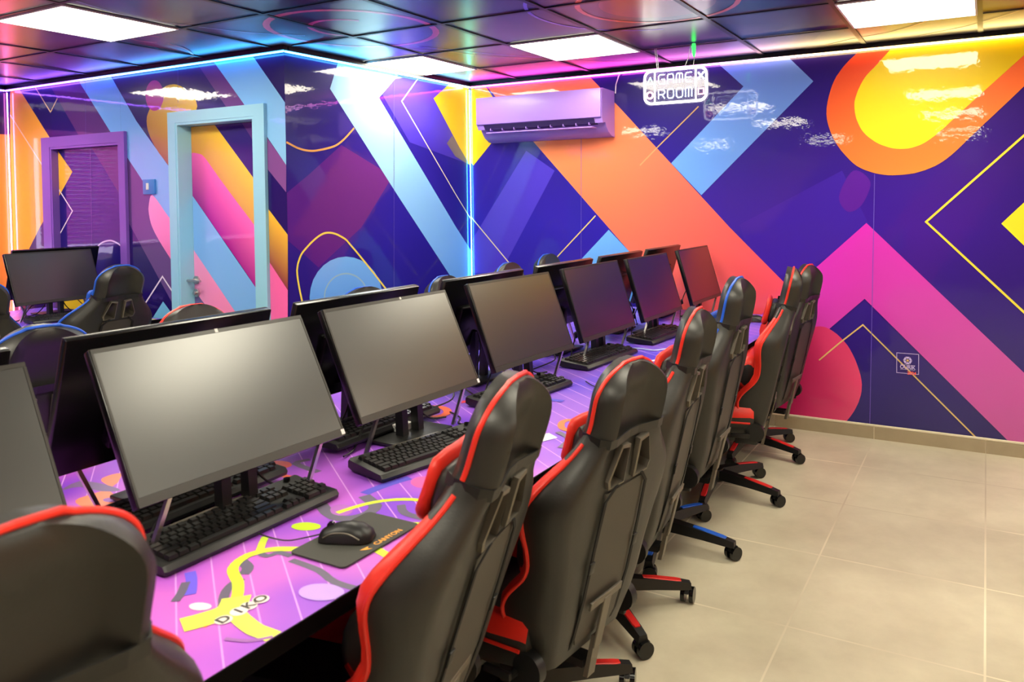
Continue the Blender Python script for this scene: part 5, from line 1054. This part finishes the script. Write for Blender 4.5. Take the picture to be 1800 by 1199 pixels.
        mb.loft(R, mi, T=TB)
    pl = MB(); blob(pl, -.068, -.022, .116, .505, .606); pl.build('neck_pillow', M_LEATHER, t, smooth=60)
    e = MB(); blob(e, -.088, -.060, .122, .490, .618, .003); e.build('pillow_front', accent, t, smooth=60)
    s_ = MB()
    loop = [(-.040, .128), (-.02, .144), (.005, .146), (.03, .143), (.051, .128), (.053, .10), (.046, .06), (.040, .02), (.040, -.02), (.046, -.06), (.053, -.10), (.051, -.128), (.03, -.143), (.005, -.146), (-.02, -.144), (-.040, -.128)]
    s_.loft([[(n, y, .591), (n, y, .614), (n * 1.02 + .002, y * 1.012, .614), (n * 1.02 + .002, y * 1.012, .591)] for (n, y) in loop], T=TB); s_.build('pillow_strap', M_BLACK, t, smooth=0)
    # ---- lumbar cushion
    l = MB(); R = []
    for y, k in ((-.165, .6), (-.150, .95), (-.08, 1), (.08, 1), (.150, .95), (.165, .6)):
        R.append([(-.092 + .055 * k * math.cos(a), y, .255 + .085 * k * math.sin(a)) for a in [2 * PI * m / 14 for m in range(14)]])
    l.loft(R, T=TB, mfun=lambda i, j: 1 if j in (2, 3, 4, 9, 10, 11) else 0); l.build('lumbar_cushion', [M_LEATHER, accent], t, smooth=60)
    # ---- seat
    R = []
    for x, k, dz, wd in ((-.325, .35, -.030, .86), (-.318, .75, -.016, .93), (-.29, 1, -.004, .97), (-.2, 1, 0, 1), (-.05, 1, -.004, 1), (.1, 1, -.008, .98), (.19, 1, -.006, .94), (.205, .9, -.01, .92)):
        h = .246 * wd; half = [(0, .006), (.10, .004), (.140, .010), (.175, .052 * k), (.208, .082 * k), (h - .012, .072 * k), (h, .030), (h - .004, -.038 * k), (h - .03, -.070 * k), (.1, -.080 * k), (0, -.082 * k)]
        R.append([(x, y, .425 + dz + z) for (y, z) in half] + [(x, -y, .425 + dz + z) for (y, z) in reversed(half[1:-1])])
    se = MB(); se.loft(R, mfun=lambda i, j: 1 if (j if j < 10 else 19 - j) in (2, 3, 4, 5) else 0); se.build('seat', [M_LEATHER, accent], t, smooth=50)
    for sg in (-1, 1):
        q_ = MB(); q_.tube(catmull([(-.315, sg * .222, .415), (-.29, sg * .239, .427), (-.2, sg * .248, .432), (0, sg * .248, .428), (.19, sg * .234, .424)], 4), .0048, 8); q_.build('seat_piping', accent, t)
    # ---- armrests
    for sg in (-1, 1):
        a = MB(); a.box((-.045, sg * .262, .585), (.245, .050, .026), bev=.010); a.build('arm_pad', M_BLACK, t)
        P = [(-.13, .585), (-.10, .585), (-.035, .40), (.03, .40), (.055, .585), (.085, .585), (.05, .375), (-.06, .375)]
        r_ = MB(); r_.loft([[(p[0], sg * .252, p[1] - .015) for p in P], [(p[0], sg * .274, p[1] - .015) for p in P]]); r_.box((-.005, sg * .215, .322), (.07, .15, .016)); r_.box((-.005, sg * .263, .341), (.07, .024, .05)); r_.build('arm_support', M_BLACK, t, smooth=0)
    # ---- side hinges, rear bracket, mechanism
    for sg in (-1, 1):
        h_ = MB(); h_.cyl((HX + .005, sg * .205, HZ + .02), (HX + .005, sg * .232, HZ + .02), .042, n=20); h_.box((HX - .035, sg * .219, HZ - .012), (.10, .018, .05), bev=.006); h_.build('recliner_cover', M_BLACK, t)
    lv = MB(); lv.cyl((HX - .03, -.225, HZ + .005), (HX - .03, -.262, HZ + .005), .010, n=10); lv.box((HX - .06, -.262, HZ + .012), (.085, .012, .020), bev=.004); lv.build('recline_lever', M_BLACK, t)
    br = MB(); br.box((.053, 0, .150), (.007, .150, .022), T=TB, bev=.002); br.box((.055, .006, .075), (.007, .036, .150), T=TB, bev=.002)
    br.loft([[(HX + .048, -.010, HZ + .02), (HX + .060, -.010, HZ + .02), (HX + .060, .024, HZ + .02), (HX + .048, .024, HZ + .02)], [(HX + .020, -.010, .262), (HX + .034, -.010, .262), (HX + .034, .024, .262), (HX + .020, .024, .262)]]); br.build('back_bracket', M_GREYM, t, smooth=0)
    m_ = MB(); m_.box((0, 0, .318), (.25, .17, .050), bev=.006); m_.box((0, 0, .282), (.13, .10, .03), bev=.006); m_.box((.15, 0.006, .30), (.16, .05, .02)); m_.build('tilt_mechanism', M_BLACK, t)
    kl_ = MB(); kl_.cyl((.0, -.08, .30), (.0, -.235, .292), .006, n=8); kl_.box((0, -.25, .291), (.03, .05, .010), bev=.003); kl_.build('height_lever', M_BLACK, t)
    gl = MB(); gl.cyl((0, 0, .20), (0, 0, .29), .014, n=16); gl.build('gas_lift', M_CHROME, t)
    gc = MB(); gc.cyl((0, 0, .085), (0, 0, .235), .026, .024, n=20); gc.build('lift_cover', M_BLACK, t)
    # ---- five-star base
    hb = MB(); hb.cyl((0, 0, .060), (0, 0, .118), .052, .046, n=24); hb.build('base_hub', M_BLACK, t)
    base = []
    for k in range(5):
        a0 = 2 * PI * k / 5; TR = Matrix.Rotation(a0, 4, 'Z')
        g = MB()
        g.loft([[(r, -w, z0), (r, w, z0), (r, w * .72, z1), (r, -w * .72, z1)] for r, w, z0, z1 in ((.035, .030, .070, .112), (.10, .028, .068, .108), (.21, .024, .062, .096), (.30, .020, .054, .082), (.337, .018, .052, .074))], T=TR)
        lg = g.build('base_leg', M_BLACK, t, smooth=30)
        i_ = MB(); i_.loft([[(r, -w, z0), (r, w, z0), (r, w * .8, z0 + .003), (r, -w * .8, z0 + .003)] for r, w, z0 in ((.165, .010, .1015), (.21, .0135, .0965), (.285, .0135, .0848), (.302, .010, .0822))], T=TR); i_.build('leg_inlay', acc_plastic, lg, smooth=0)
        T2 = TR @ Matrix.Translation((.327, 0, 0)) @ Matrix.Rotation(1.1 + 1.7 * k, 4, 'Z')
        cs_ = MB(); cs_.cyl((0, 0, .045), (0, 0, .072), .008, n=10, T=T2); cs_.loft([[(.004 + .027 * math.cos(q), y, .030 + .029 * math.sin(q)) for q in [PI * m / 10 - .3 for m in range(11)]] for y in (-.007, .007)], T=T2)
        cs_.build('caster_fork', M_BLACK, t, smooth=40)
        for y0, y1 in ((-.023, -.008), (.008, .023)):
            wh = MB(); wh.cyl((.004, y0, .0285), (.004, y1, .0285), .0275, n=20, T=T2); wh.build('caster_wheel', M_BLACK_GLOSS, t, smooth=30)
    return t
UPPER = {'backrest', 'hole_bezel', 'piping', 'back_cover', 'back_strap', 'strap_buckle', 'neck_pillow', 'pillow_side', 'pillow_strap', 'lumbar_cushion', 'seat', 'seat_piping', 'arm_pad', 'arm_support', 'recliner_cover', 'recline_lever', 'back_bracket', 'tilt_mechanism', 'height_lever', 'gas_lift'}
BASE = {'base_hub', 'base_leg', 'caster_fork', 'caster_wheel', 'lift_cover'}
red_chair = chair(M_RED, M_REDP, ''); blue_chair = chair(M_BLUE, M_BLUEP, '')
used = set()
def put_chair(kind, x, y, rz, label, dz=0.0, spin=0.0, group=None, tilt=0.244):
    src = red_chair if kind == 'red' else blue_chair
    o = src if kind not in used else copy_tree(src)
    used.add(kind)
    CH.append((o, x, y, rz, label, dz, spin, group, tilt))
CH = []
GF = 'gaming chairs along the front of the long desk'; GB = 'gaming chairs behind the long desk'; GL = 'gaming chairs at the left desk'
put_chair('red', 1.83, -4.02, 0.04, 'red edged black gaming chair cut off at the lower left corner, nearest the camera', 0.0, 0.3, GF, 0.22)
put_chair('red', 1.83, -3.245, 0.20, 'tall near red and black gaming chair with its red seat showing, before the mouse pad', -0.004, 0.5, GF, 0.30)
put_chair('red', 1.885, -2.575, -0.12, 'low red and black gaming chair turned outwards, right of the tall near chair', -0.085, 0.9, GF, 0.225)
put_chair('red', 1.838, -1.98, 0.10, 'narrow looking red and black gaming chair between the low chair and the blue one', -0.048, 0.488, GF, 0.210)
put_chair('blue', 1.83, -1.395, 0.03, 'blue and black gaming chair, the only blue one along the front of the long desk', 0.0, -0.050, GF, 0.190)
put_chair('red', 1.865, -0.72, 0.20, 'red and black gaming chair seen from the side with red lumbar rolls, last but one', -0.012, -0.370, GF, 0.225)
put_chair('red', 1.835, -0.03, -0.10, 'farthest red and black gaming chair, right against the magenta chevron', -0.047, -0.200, GF, 0.205)
put_chair('blue', 0.27, -3.17, 0.0, 'blue edged black gaming chair at the left photo edge, behind the near monitors', -0.03, 0.2, GB, 0.24)
put_chair('red', 0.82, -2.53, PI, 'red edged gaming chair showing above the near bright monitor, before the pale blue door', -0.06, 0.2, GB, 0.24)
put_chair('blue', 0.82, -1.70, PI - 0.2, 'gaming chair top showing above the brown reflecting monitor, before the blue circle', -0.085, 0.2, GB, 0.24)
put_chair('blue', 0.84, -1.02, PI, 'gaming chair top with blue edge, left of the cyan corner light', -0.085, 0.2, GB, 0.24)
put_chair('blue', 0.85, -0.39, PI, 'gaming chair top right of the cyan corner light', -0.06, 0.2, GB, 0.24)
put_chair('blue', 0.80, 0.185, PI, 'farthest gaming chair behind the long desk, under the air conditioner', -0.045, 0.2, GB, 0.24)
put_chair('blue', -1.71, -1.78, 0.12, 'blue edged gaming chair in full view at the left desk, before the purple door', -0.015, 0.2, GL, 0.295)
put_chair('blue', -1.68, -2.47, 0.05, 'blue edged gaming chair at the left desk cut off by the photo edge', -0.05, 0.2, GL, 0.26)
RECL = {'backrest', 'hole_bezel', 'piping', 'back_cover', 'back_strap', 'strap_buckle', 'neck_pillow', 'pillow_front', 'pillow_strap', 'lumbar_cushion'}
for o, x, y, rz, label, dz, spin, group, tilt in CH:
    o.location = (x, y, 0); o.rotation_euler = (0, 0, rz); o['label'] = label; o['group'] = group
    for k in KIDS[o.name]:
        nm = k.name.split('.')[0]
        if nm in RECL: k.matrix_local = Matrix.Translation((HX, 0, HZ + dz)) @ Matrix.Rotation(tilt - TILT, 4, 'Y') @ Matrix.Translation((-HX, 0, -HZ))     # each back reclined a little differently
        elif nm in UPPER: k.location = (0, 0, dz)
        elif spin: k.rotation_euler = (0, 0, spin)
